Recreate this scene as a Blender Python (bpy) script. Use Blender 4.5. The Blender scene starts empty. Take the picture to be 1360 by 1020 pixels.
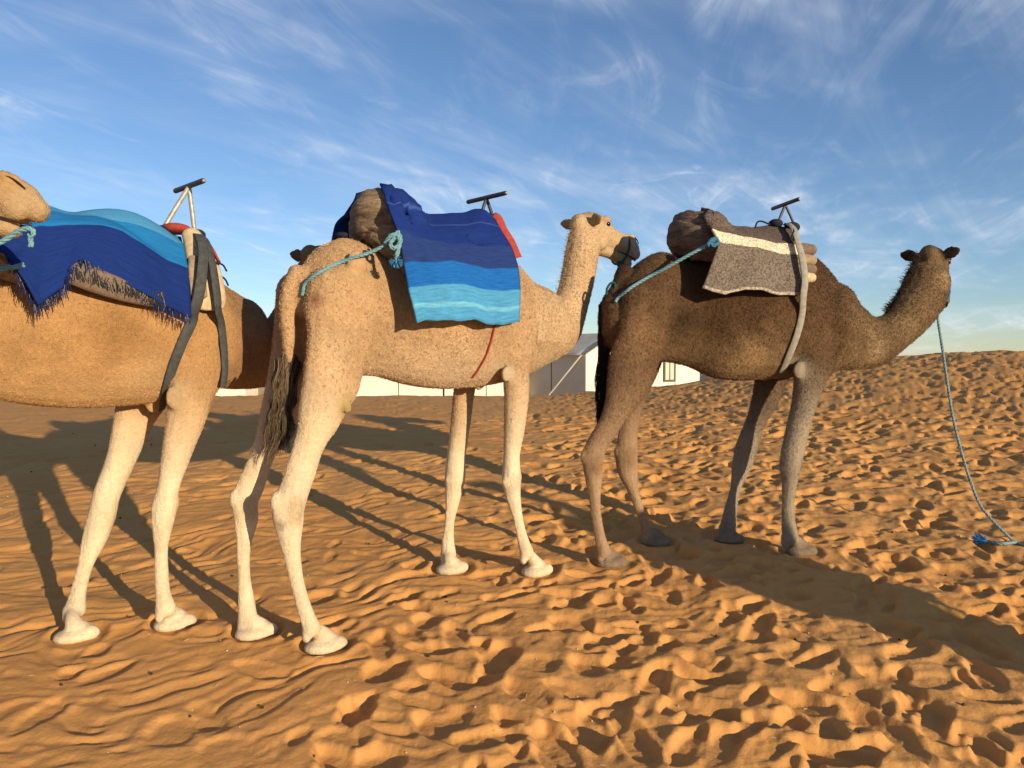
import bpy, bmesh, math, random
import numpy as np
from mathutils import Vector, Matrix, kdtree

random.seed(7)
RNG = np.random.default_rng(11)

# ------------------------------------------------------------------ camera, sky, sun, exposure
F_PX = 1020.0                     # focal length in pixels of the 1360 x 1020 photograph
CAM_Z = 1.35
PITCH = math.atan((510 - 478) / F_PX)
scene = bpy.context.scene
cam_data = bpy.data.cameras.new('camera')
cam_data.sensor_width = 36.0
cam_data.lens = 36.0 * F_PX / 1360.0
cam_data.clip_start = 0.05
cam_data.clip_end = 20000
cam = bpy.data.objects.new('camera', cam_data)
scene.collection.objects.link(cam)
cam.location = (0, 0, CAM_Z)
cam.rotation_euler = (math.pi / 2 - PITCH, 0, 0)
scene.camera = cam

SUN_EL = math.radians(11.2)
SUN_AZ = math.atan2(0.648, -0.762)          # compass style: x = sin, y = cos; the sun stands behind the camera to the right
SUN_DIR = Vector((math.sin(SUN_AZ) * math.cos(SUN_EL), math.cos(SUN_AZ) * math.cos(SUN_EL), math.sin(SUN_EL)))

world = bpy.data.worlds.new('World')
scene.world = world
world.use_nodes = True
wn, wl = world.node_tree.nodes, world.node_tree.links
wn.clear()
w_out = wn.new('ShaderNodeOutputWorld')
w_bg = wn.new('ShaderNodeBackground')
w_bg.inputs['Strength'].default_value = 0.108
sky = wn.new('ShaderNodeTexSky')
sky.sky_type = 'NISHITA'
sky.sun_disc = False
sky.sun_elevation = SUN_EL
sky.sun_rotation = SUN_AZ
sky.altitude = 700
sky.air_density = 1.0
sky.dust_density = 0.03
sky.ozone_density = 2.7


def wnode(kind, **kw):
    n = wn.new(kind)
    for k, v in kw.items():
        setattr(n, k, v)
    return n


def wmath(op, a, b=None, c=None):
    n = wnode('ShaderNodeMath', operation=op)
    for i, v in enumerate((a, b, c)):
        if v is None:
            continue
        if isinstance(v, (int, float)):
            n.inputs[i].default_value = v
        else:
            wl.new(v, n.inputs[i])
    return n.outputs[0]


# thin cirrus: noise on a flat layer high above (direction / height), so it converges towards the horizon
w_tc = wnode('ShaderNodeTexCoord')
w_sep = wnode('ShaderNodeSeparateXYZ')
wl.new(w_tc.outputs['Generated'], w_sep.inputs[0])
w_h = wmath('ADD', wmath('MAXIMUM', w_sep.outputs['Z'], 0.0), 0.12)
w_cmb = wnode('ShaderNodeCombineXYZ')
wl.new(wmath('DIVIDE', w_sep.outputs['X'], w_h), w_cmb.inputs[0])
wl.new(wmath('DIVIDE', w_sep.outputs['Y'], w_h), w_cmb.inputs[1])


def cirrus(angle, sx, sy, scale, detail, lo, hi, off, distort=0.6):
    m = wnode('ShaderNodeMapping', vector_type='TEXTURE')
    m.inputs['Location'].default_value = off
    m.inputs['Rotation'].default_value = (0, 0, math.radians(angle))
    m.inputs['Scale'].default_value = (sx, sy, 1)
    wl.new(w_cmb.outputs[0], m.inputs['Vector'])
    n = wnode('ShaderNodeTexNoise')
    n.inputs['Scale'].default_value = scale
    n.inputs['Detail'].default_value = detail
    n.inputs['Roughness'].default_value = 0.62
    n.inputs['Distortion'].default_value = distort
    wl.new(m.outputs[0], n.inputs['Vector'])
    r = wnode('ShaderNodeMapRange', interpolation_type='SMOOTHSTEP')
    r.inputs['From Min'].default_value = lo
    r.inputs['From Max'].default_value = hi
    wl.new(n.outputs['Fac'], r.inputs['Value'])
    return r.outputs['Result']


c_big = cirrus(30, 1.3, 0.9, 1.0, 4, 0.44, 0.62, (3.1, 1.7, 0), 0.4)
c_fine = cirrus(52, 2.2, 0.30, 1.0, 12, 0.44, 0.76, (0.7, 5.2, 0), 0.5)
c_fine2 = cirrus(78, 0.75, 0.20, 1.0, 12, 0.47, 0.80, (8.3, 2.2, 0), 0.7)
c_puff = cirrus(65, 0.42, 0.26, 1.0, 12, 0.56, 0.80, (2.3, 9.2, 0), 0.9)
c_mix = wmath('MULTIPLY', wmath('ADD', wmath('ADD', wmath('MULTIPLY', c_fine, 0.55), wmath('MULTIPLY', c_fine2, 0.65)), wmath('MULTIPLY', c_puff, 0.8)), wmath('ADD', wmath('MULTIPLY', c_big, 0.75), 0.25))
c_mix = wmath('MINIMUM', wmath('ADD', wmath('MULTIPLY', c_mix, 0.78), wmath('MULTIPLY', c_big, 0.10)), 0.8)
w_mix = wnode('ShaderNodeMix', data_type='RGBA')
wl.new(c_mix, w_mix.inputs['Factor'])
w_tint = wnode('ShaderNodeMix', data_type='RGBA', blend_type='MULTIPLY')
w_tint.inputs['Factor'].default_value = 1.0
wl.new(sky.outputs['Color'], w_tint.inputs['A'])
w_tint.inputs['B'].default_value = (0.96, 0.985, 1.09, 1)
wl.new(w_tint.outputs['Result'], w_mix.inputs['A'])
w_mix.inputs['B'].default_value = (6.2, 6.5, 7.2, 1)
wl.new(w_mix.outputs['Result'], w_bg.inputs['Color'])
wl.new(w_bg.outputs[0], w_out.inputs['Surface'])

sun_data = bpy.data.lights.new('sun', 'SUN')
sun_data.energy = 5.0
sun_data.angle = math.radians(0.5)
sun_data.color = (1.0, 0.82, 0.58)
sun = bpy.data.objects.new('sun', sun_data)
scene.collection.objects.link(sun)
sun.location = SUN_DIR * 60
sun.rotation_euler = SUN_DIR.to_track_quat('Z', 'Y').to_euler()

scene.view_settings.view_transform = 'Standard'
scene.view_settings.look = 'None'
scene.view_settings.exposure = 0.38
scene.view_settings.gamma = 1.0
scene.view_settings.use_curve_mapping = False
scene.cycles.max_bounces = 6
scene.cycles.use_denoising = True


# ------------------------------------------------------------------ pixels, planes and terrain
CP, SP = math.cos(PITCH), math.sin(PITCH)


def ray(px, py):
    u, v = (px - 680) / F_PX, -(py - 510) / F_PX
    return np.array([u, CP + v * SP, -SP + v * CP])


CAM = np.array([0, 0, CAM_Z])


def sstep(a, b, x):
    t = np.clip((np.asarray(x, float) - a) / (b - a), 0, 1)
    return t * t * (3 - 2 * t)


_ys = np.array([-400, -4, 0.0, 1.5, 2.5, 3.6, 6.0, 7.5, 9.0, 11.0, 13.0, 15.0, 17.0, 21.0, 28.0, 40, 60, 120, 400, 900, 9000])
_zs = np.array([-.4, -.4, -.29, -.21, -.115, 0.0, 0.24, 0.345, 0.425, 0.51, 0.575, 0.61, 0.55, 0.05, -.6, -1.0, -1.1, -1.1, -1.1, -1.4, -4])


def base_z(x, y):
    """smooth lie of the sand: rising away from the camera, a crest at 15 m, a dune to the right"""
    x, y = np.asarray(x, float), np.asarray(y, float)
    z = np.interp(y, _ys, _zs)
    z = .5 * z + .25 * (np.interp(y - .35, _ys, _zs) + np.interp(y + .35, _ys, _zs))
    z = z + .93 * sstep(-.3, 10.4, x) * sstep(5.0, 15.0, y) * (1 - sstep(16.5, 27, y))
    z = z + 2.6 * sstep(120, 330, y) * (.5 + .5 * np.sin(x * .013 + 1.2)) * (.6 + .4 * np.sin(x * .031 + y * .009)) * (1 - sstep(500, 900, y))
    return z


def hit_ground(px, py, dz=0.0):
    r = ray(px, py)
    ts = .5 * 1.012 ** np.arange(620)
    P = CAM + r * ts[:, None]
    below = P[:, 2] <= base_z(P[:, 0], P[:, 1]) + dz
    i = int(np.argmax(below)) if below.any() else len(ts) - 1
    lo, hi = ts[max(i - 1, 0)], ts[i]
    for _ in range(22):
        t = (lo + hi) / 2
        q = CAM + r * t
        if q[2] <= base_z(q[0], q[1]) + dz:
            hi = t
        else:
            lo = t
    return CAM + r * hi


def hit_plane(px, py, p0, n):
    r = ray(px, py)
    t = np.dot(np.asarray(p0) - CAM, n) / np.dot(r, n)
    return CAM + r * t


def project(p):
    d = np.asarray(p, float) - CAM
    w = d[1] * CP - d[2] * SP
    v = d[1] * SP + d[2] * CP
    return 680 + F_PX * d[0] / w, 510 - F_PX * v / w, w


# ------------------------------------------------------------------ object helpers
COL = scene.collection


def link(o, parent=None):
    COL.objects.link(o)
    if parent is not None:
        o.parent = parent
    return o


def tag(o, label=None, cat=None, group=None, kind=None):
    if label: o['label'] = label
    if cat: o['category'] = cat
    if group: o['group'] = group
    if kind: o['kind'] = kind
    return o


def empty(name, loc, rz=0.0):
    o = bpy.data.objects.new(name, None)
    o.empty_display_size = 0.2
    o.location = loc
    o.rotation_euler = (0, 0, rz)
    link(o)
    return o


def inv_of(root):
    return (Matrix.Translation(root.location) @ root.rotation_euler.to_matrix().to_4x4()).inverted()


def to_local(root, V):
    """world points (N,3) -> the root's own frame"""
    m = np.array(inv_of(root))
    V = np.asarray(V, float)
    return V @ m[:3, :3].T + m[:3, 3]


def mesh_obj(name, V, Fc, mat, parent=None, smooth=True, attrs=None):
    if parent is not None:
        root = parent
        chain = []
        V = to_local(parent if parent.parent is None else parent.parent, V)
    me = bpy.data.meshes.new(name)
    me.from_pydata([tuple(v) for v in V], [], [tuple(f) for f in Fc])
    me.update()
    if smooth:
        me.polygons.foreach_set('use_smooth', [True] * len(me.polygons))
    if attrs:
        for k, arr in attrs.items():
            arr = np.asarray(arr, float)
            if arr.ndim == 1:
                a = me.attributes.new(k, 'FLOAT', 'POINT')
                a.data.foreach_set('value', arr.astype(np.float32))
            else:
                a = me.attributes.new(k, 'FLOAT_COLOR', 'POINT')
                c4 = np.ones((len(arr), 4), np.float32)
                c4[:, :3] = arr[:, :3]
                a.data.foreach_set('color', c4.ravel())
    if mat is not None:
        me.materials.append(mat)
    o = bpy.data.objects.new(name, me)
    link(o, parent)
    return o


def catmull(P, sub, closed=False):
    P = np.asarray(P, float)
    n = len(P)
    out = []
    for i in range(n - 1 if not closed else n):
        if closed:
            p0, p1, p2, p3 = P[(i - 1) % n], P[i], P[(i + 1) % n], P[(i + 2) % n]
        else:
            p1, p2 = P[i], P[i + 1]
            p0 = P[i - 1] if i > 0 else 2 * p1 - p2
            p3 = P[i + 2] if i + 2 < n else 2 * p2 - p1
        for k in range(sub):
            t = k / sub
            out.append(.5 * ((2 * p1) + (-p0 + p2) * t + (2 * p0 - 5 * p1 + 4 * p2 - p3) * t * t + (-p0 + 3 * p1 - 3 * p2 + p3) * t ** 3))
    if not closed:
        out.append(P[-1])
    return np.array(out)


def resample(P, n):
    P = np.asarray(P, float)
    d = np.r_[0, np.cumsum(np.linalg.norm(np.diff(P, axis=0), axis=1))]
    q = np.linspace(0, d[-1], n)
    return np.stack([np.interp(q, d, P[:, i]) for i in range(P.shape[1])], 1)


def unit(v):
    v = np.asarray(v, float)
    return v / (np.linalg.norm(v) + 1e-12)


def frames(P, hint):
    """tangent and two side axes along a path, the first side axis kept near hint"""
    T = np.gradient(P, axis=0)
    T /= np.linalg.norm(T, axis=1)[:, None] + 1e-12
    A = []
    h = np.asarray(hint, float)
    for t in T:
        a = h - np.dot(h, t) * t
        if np.linalg.norm(a) < 1e-4:
            a = A[-1] if A else np.array([t[2], t[0], t[1]])
        a = unit(a)
        A.append(a)
        h = .3 * np.asarray(hint, float) + .7 * a
    A = np.array(A)
    B = np.cross(T, A)
    return T, A, B


class Soup:
    """collects closed lofts before they are fused into one skin"""
    def __init__(self):
        self.V, self.F, self.C = [], [], []
        self.n = 0

    def add(self, V, Fc, col):
        V = np.asarray(V, float)
        self.V.append(V)
        self.F += [tuple(int(i) + self.n for i in f) for f in Fc]
        col = np.asarray(col, float)
        if col.ndim == 1:
            col = np.tile(col, (len(V), 1))
        self.C.append(col)
        self.n += len(V)

    def arrays(self):
        return np.concatenate(self.V), self.F, np.concatenate(self.C)


def ring_loft(rings, closed_ends=True):
    """rings (m, k, 3) -> vertices and faces"""
    m, k, _ = rings.shape
    V = rings.reshape(-1, 3)
    Fc = []
    for i in range(m - 1):
        for j in range(k):
            a, b = i * k + j, i * k + (j + 1) % k
            Fc.append((a, b, b + k, a + k))
    if closed_ends:
        Fc.append(tuple(range(k - 1, -1, -1)))
        Fc.append(tuple(range((m - 1) * k, m * k)))
    return V, Fc


def tube(P, ra, rb=None, hint=(0, 0, 1), k=12, sub=1, cap=True, col=None):
    """ra along the hint axis, rb across; rounded ends. Returns V, F (, per-vertex colour)"""
    P = np.asarray(P, float)
    n = len(P)
    ra = np.full(n, ra, float) if np.isscalar(ra) else np.asarray(ra, float)
    rb = ra.copy() if rb is None else (np.full(n, rb, float) if np.isscalar(rb) else np.asarray(rb, float))
    cc = None
    if col is not None:
        cc = np.asarray(col, float)
        if cc.ndim == 1:
            cc = np.tile(cc, (n, 1))
    D = np.concatenate([P, ra[:, None], rb[:, None]] + ([cc] if cc is not None else []), 1)
    if sub > 1:
        D = catmull(D, sub)
    P, ra, rb = D[:, :3], np.maximum(D[:, 3], 1e-4), np.maximum(D[:, 4], 1e-4)
    cc = D[:, 5:] if cc is not None else None
    T, A, B = frames(P, hint)
    if cap:
        def ends(i, sgn):
            out = []
            r = min(ra[i], rb[i])
            for q in (0.95, 0.75, 0.45):
                h = math.sqrt(1 - q * q)
                out.append((P[i] + sgn * T[i] * r * h * .9, A[i], B[i], ra[i] * q, rb[i] * q, i))
            return out
        e0 = ends(0, -1)[::-1]
        e1 = ends(len(P) - 1, 1)
    else:
        e0, e1 = [], []
    rows = e0 + [(P[i], A[i], B[i], ra[i], rb[i], i) for i in range(len(P))] + e1
    ph = np.linspace(0, 2 * math.pi, k, endpoint=False)
    R = np.array([p + np.outer(np.cos(ph) * x, a) + np.outer(np.sin(ph) * y, b) for p, a, b, x, y, i in rows])
    V, Fc = ring_loft(R)
    if cc is not None:
        C = np.repeat(np.array([cc[r[5]] for r in rows]), k, axis=0)
        return V, Fc, C
    return V, Fc


def blob(c, ax, r, k=12, m=8):
    """ellipsoid at c with axes rows ax (3x3) and radii r"""
    V, rows = [], []
    ax = np.asarray(ax, float)
    th = np.linspace(0.12, math.pi - 0.12, m)
    ph = np.linspace(0, 2 * math.pi, k, endpoint=False)
    R = np.array([[np.asarray(c) + ax[0] * r[0] * math.sin(t) * math.cos(p) + ax[1] * r[1] * math.sin(t) * math.sin(p) + ax[2] * r[2] * math.cos(t) for p in ph] for t in th])
    return ring_loft(R)


class Bag:
    """plain mesh collector for one part"""
    def __init__(self):
        self.V, self.F, self.n = [], [], 0

    def add(self, V, Fc):
        self.V.append(np.asarray(V, float))
        self.F += [tuple(int(i) + self.n for i in f) for f in Fc]
        self.n += len(V)
        return self

    def obj(self, name, mat, parent=None, smooth=True, attrs=None):
        return mesh_obj(name, np.concatenate(self.V), self.F, mat, parent, smooth, attrs)


def box(c, ax, h):
    c, ax = np.asarray(c, float), np.asarray(ax, float)
    V = [c + ax[0] * h[0] * sx + ax[1] * h[1] * sy + ax[2] * h[2] * sz for sx in (-1, 1) for sy in (-1, 1) for sz in (-1, 1)]
    return np.array(V), [(0, 1, 3, 2), (4, 6, 7, 5), (0, 4, 5, 1), (2, 3, 7, 6), (0, 2, 6, 4), (1, 5, 7, 3)]


def twisted_rope(P, R, strands=3, pitch=None, k=6, step=None):
    """a laid rope: strands winding round the path"""
    P = catmull(P, 8)
    L = np.linalg.norm(np.diff(P, axis=0), axis=1).sum()
    step = step or R * 1.1
    pitch = pitch or R * 7
    n = max(12, int(L / step))
    Q = resample(P, n)
    T, A, B = frames(Q, (0.3, 0.2, 1))
    s = np.linspace(0, L, n)
    bag = Bag()
    for q in range(strands):
        a = 2 * math.pi * (s / pitch + q / strands)
        S = Q + (A * np.cos(a)[:, None] + B * np.sin(a)[:, None]) * R * .5
        bag.add(*tube(S, R * .56, hint=(0.3, 0.2, 1), k=k))
    return bag


def strands(name, PTS, r0, r1, colors, mat, parent=None):
    """hair curves; PTS (N, K, 3) in world space, colour per strand"""
    N, K, _ = PTS.shape
    if parent is not None:
        root = parent if parent.parent is None else parent.parent
        PTS = to_local(root, PTS.reshape(-1, 3)).reshape(N, K, 3)
    hc = bpy.data.hair_curves.new(name)
    hc.add_curves([K] * N)
    hc.attributes['position'].data.foreach_set('vector', PTS.astype(np.float32).ravel())
    ra = hc.attributes.get('radius') or hc.attributes.new('radius', 'FLOAT', 'POINT')
    rr = np.linspace(r0, r1, K).astype(np.float32)
    ra.data.foreach_set('value', np.tile(rr, N))
    ca = hc.attributes.new('col', 'FLOAT_COLOR', 'CURVE')
    c4 = np.ones((N, 4), np.float32)
    c4[:, :3] = colors
    ca.data.foreach_set('color', c4.ravel())
    hc.materials.append(mat)
    o = bpy.data.objects.new(name, hc)
    link(o, parent)
    return o


# ------------------------------------------------------------------ materials
def mat_new(name, rough=0.8, spec=0.3):
    m = bpy.data.materials.new(name)
    m.use_nodes = True
    nt = m.node_tree
    b = nt.nodes['Principled BSDF']
    b.inputs['Roughness'].default_value = rough
    b.inputs['Specular IOR Level'].default_value = spec
    return m, nt, b


def nd(nt, kind, **kw):
    n = nt.nodes.new(kind)
    for k, v in kw.items():
        if k in n.inputs.keys() if hasattr(n.inputs, 'keys') else False:
            n.inputs[k].default_value = v
        else:
            setattr(n, k, v)
    return n


def noise(nt, scale, detail=4, rough=.55, vec=None, dist=0.0):
    n = nt.nodes.new('ShaderNodeTexNoise')
    n.inputs['Scale'].default_value = scale
    n.inputs['Detail'].default_value = detail
    n.inputs['Roughness'].default_value = rough
    n.inputs['Distortion'].default_value = dist
    if vec is not None:
        nt.links.new(vec, n.inputs['Vector'])
    return n.outputs['Fac']


def maprange(nt, v, a, b, c, d):
    n = nt.nodes.new('ShaderNodeMapRange')
    for k, x in zip(('From Min', 'From Max', 'To Min', 'To Max'), (a, b, c, d)):
        n.inputs[k].default_value = x
    nt.links.new(v, n.inputs['Value'])
    return n.outputs['Result']


def mixcol(nt, fac, a, b, mode='MIX'):
    n = nt.nodes.new('ShaderNodeMix')
    n.data_type = 'RGBA'
    n.blend_type = mode
    for key, v in (('Factor', fac), ('A', a), ('B', b)):
        s = n.inputs[key] if key == 'Factor' else [i for i in n.inputs if i.name == key and i.type == 'RGBA'][0]
        if isinstance(v, (int, float)):
            s.default_value = v
        elif isinstance(v, tuple):
            s.default_value = v if len(v) == 4 else (*v, 1)
        else:
            nt.links.new(v, s)
    return [o for o in n.outputs if o.type == 'RGBA'][0]


def bump(nt, b, h, strength, dist, prev=None):
    n = nt.nodes.new('ShaderNodeBump')
    n.inputs['Strength'].default_value = strength
    n.inputs['Distance'].default_value = dist
    nt.links.new(h, n.inputs['Height'])
    if prev is not None:
        nt.links.new(prev, n.inputs['Normal'])
    nt.links.new(n.outputs[0], b.inputs['Normal'])
    return n.outputs[0]


def objvec(nt):
    return nt.nodes.new('ShaderNodeTexCoord').outputs['Object']


def plain(name, col, var=.25, scale=30, rough=.85, bs=.3, bd=.004, spec=.2, metal=0.0):
    m, nt, b = mat_new(name, rough, spec)
    v = objvec(nt)
    n = noise(nt, scale, 5, .6, v)
    c = mixcol(nt, maprange(nt, n, .25, .75, 0, 1), tuple(x * (1 - var) for x in col), tuple(min(1, x * (1 + var)) for x in col))
    nt.links.new(c, b.inputs['Base Color'])
    b.inputs['Metallic'].default_value = metal
    if bs:
        bump(nt, b, noise(nt, scale * 4, 4, .6, v), bs, bd)
    return m


def attr_mat(name, attr='col', scale=60, var=.3, rough=.9, spec=.1, bscale=120, bs=.6, bd=.006, sheen=0.0, wool=False):
    m, nt, b = mat_new(name, rough, spec)
    a = nt.nodes.new('ShaderNodeAttribute')
    a.attribute_name = attr
    v = objvec(nt)
    n1 = noise(nt, 5, 5, .6, v)
    n2 = noise(nt, scale, 4, .6, v)
    c = mixcol(nt, 1.0, a.outputs['Color'], mixcol(nt, maprange(nt, n1, .3, .7, 0, 1), (1 - var * .6,) * 3, (1 + var * .4,) * 3), 'MULTIPLY')
    c = mixcol(nt, 1.0, c, mixcol(nt, maprange(nt, n2, .3, .7, 0, 1), (1 - var * .45,) * 3, (1 + var * .25,) * 3), 'MULTIPLY')
    if wool:
        st = noise(nt, 11, 6, .7, v, .8)
        c = mixcol(nt, maprange(nt, st, .58, .76, 0, .38), c, mixcol(nt, 1.0, c, (.62, .55, .46), 'MULTIPLY'))
    nt.links.new(c, b.inputs['Base Color'])
    if sheen:
        b.inputs['Sheen Weight'].default_value = sheen
        b.inputs['Sheen Roughness'].default_value = .6
    pv = bump(nt, b, noise(nt, bscale, 5, .65, v, 1.2 if wool else 0), bs, bd)
    if wool:        # sinews and folds run down the limbs
        mp = nt.nodes.new('ShaderNodeMapping'); mp.inputs['Scale'].default_value = (34, 34, 7)
        nt.links.new(v, mp.inputs['Vector'])
        bump(nt, b, noise(nt, 1.0, 4, .6, mp.outputs[0], .6), .38, .018, pv)
    return m


def wrapped_cloth(name, col):
    """sackcloth wound round stuffing: level folds, crease shade painted into the grooves, dust"""
    m, nt, b = mat_new(name, .95, .1)
    v = objvec(nt)
    mp = nt.nodes.new('ShaderNodeMapping'); mp.inputs['Scale'].default_value = (5, 5, 26)
    nt.links.new(v, mp.inputs['Vector'])
    n1 = noise(nt, 1.0, 6, .62, mp.outputs[0], .9)
    n2 = noise(nt, 24, 5, .65, v)
    n3 = noise(nt, 190, 3, .6, v)
    c = mixcol(nt, maprange(nt, n1, .32, .66, 0, 1), tuple(x * .45 for x in col), tuple(x * 1.15 for x in col))  # low folds coloured darker to stand in for crease shade
    c = mixcol(nt, maprange(nt, n2, .4, .75, 0, .6), c, tuple(x * .7 for x in col))
    nt.links.new(c, b.inputs['Base Color'])
    q = bump(nt, b, n1, .9, .05)
    q = bump(nt, b, n2, .5, .012, q)
    bump(nt, b, n3, .5, .003, q)
    return m


M = {}
M['skin'] = attr_mat('camel_skin', wool=True, bscale=70, bs=.7, bd=.012)


def hair_mat(name):
    m, nt, b = mat_new(name, .75, .15)
    a = nt.nodes.new('ShaderNodeAttribute')
    a.attribute_name = 'col'
    nt.links.new(a.outputs['Color'], b.inputs['Base Color'])
    return m


M['hair'] = hair_mat('coat_hair')
M['eye'] = mat_new('eye_glossy', .08, .8)[0]
M['eye'].node_tree.nodes['Principled BSDF'].inputs['Base Color'].default_value = (.012, .007, .004, 1)
M['nostril'] = plain('nostril_dark', (.03, .018, .012), .2)
M['burlap'] = plain('burlap', (.30, .215, .13), .35, 45, .95, .8, .006)
M['burlap_pale'] = plain('pale_burlap', (.50, .38, .22), .3, 40, .95, .6, .005)
M['roll_tan'] = wrapped_cloth('tan_sackcloth', (.32, .225, .135))
M['roll_brown'] = wrapped_cloth('brown_blanket_cloth', (.20, .14, .10))
M['canvas_brown'] = plain('brown_canvas', (.17, .12, .085), .3, 45, .95, .7, .006)
M['iron'] = plain('painted_iron', (.035, .035, .042), .4, 60, .5, .3, .001, .5)
M['steel'] = plain('worn_steel', (.36, .34, .27), .35, 50, .5, .4, .002, .5, .3)
M['rope_teal'] = plain('teal_rope', (.135, .275, .31), .35, 90, .8, .3, .002)
M['rope_blue'] = plain('blue_rope', (.045, .15, .26), .4, 90, .8, .3, .002)
M['rope_green'] = plain('green_rope', (.012, .075, .06), .4, 90, .8, .3, .002)
M['rope_pale'] = plain('faded_rope', (.17, .24, .25), .35, 90, .8, .3, .002)
M['strap_dark'] = plain('dark_webbing', (.055, .058, .055), .35, 40, .8, .5, .002)
M['strap_pale'] = plain('pale_webbing', (.27, .25, .20), .3, 40, .85, .5, .002)
M['red'] = plain('red_cloth', (.31, .045, .03), .3, 40, .9, .4, .004)
M['black_cloth'] = plain('black_cloth', (.018, .02, .03), .3, 40, .9, .4, .004)
M['cream_felt'] = plain('cream_felt', (.62, .52, .36), .15, 60, .95, .6, .004)

# ------------------------------------------------------------------ sand
def perlin(x, y, seed=0):
    rs = np.random.default_rng(seed)
    perm = rs.permutation(512)
    perm = np.r_[perm, perm]
    ang = rs.random(512) * 2 * math.pi
    gx, gy = np.cos(ang), np.sin(ang)
    xi, yi = np.floor(x).astype(int), np.floor(y).astype(int)
    fx, fy = x - xi, y - yi
    u, v = fx ** 3 * (fx * (6 * fx - 15) + 10), fy ** 3 * (fy * (6 * fy - 15) + 10)

    def g(i, j):
        h = perm[(perm[(xi + i) % 512] + yi + j) % 512]
        return gx[h] * (fx - i) + gy[h] * (fy - j)
    a = g(0, 0) * (1 - u) + g(1, 0) * u
    b = g(0, 1) * (1 - u) + g(1, 1) * u
    return (a * (1 - v) + b * v) * 1.5


def fbm(x, y, seed, oct=4, gain=.5):
    s, a, f = 0, 1, 1
    for o in range(oct):
        s = s + a * perlin(x * f + 17.3 * o, y * f - 9.1 * o, seed + o)
        a *= gain
        f *= 2.03
    return s


GX0, GX1, GY0, GY1, GS = -9.0, 11.0, 1.2, 17.0, 0.0115
gx = np.arange(GX0, GX1, GS)
gy = np.arange(GY0, GY1, GS)
HX, HY = np.meshgrid(gx, gy)


def trampled(x, y):
    """how thoroughly feet have churned the sand: right of the file and in front of the leading camel"""
    n = fbm(x * .5, y * .5, 77, 3) * .7
    return sstep(-.9, .9, (x + .35) * 1.0 - (y - 3.2) * .12 + n)


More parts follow.
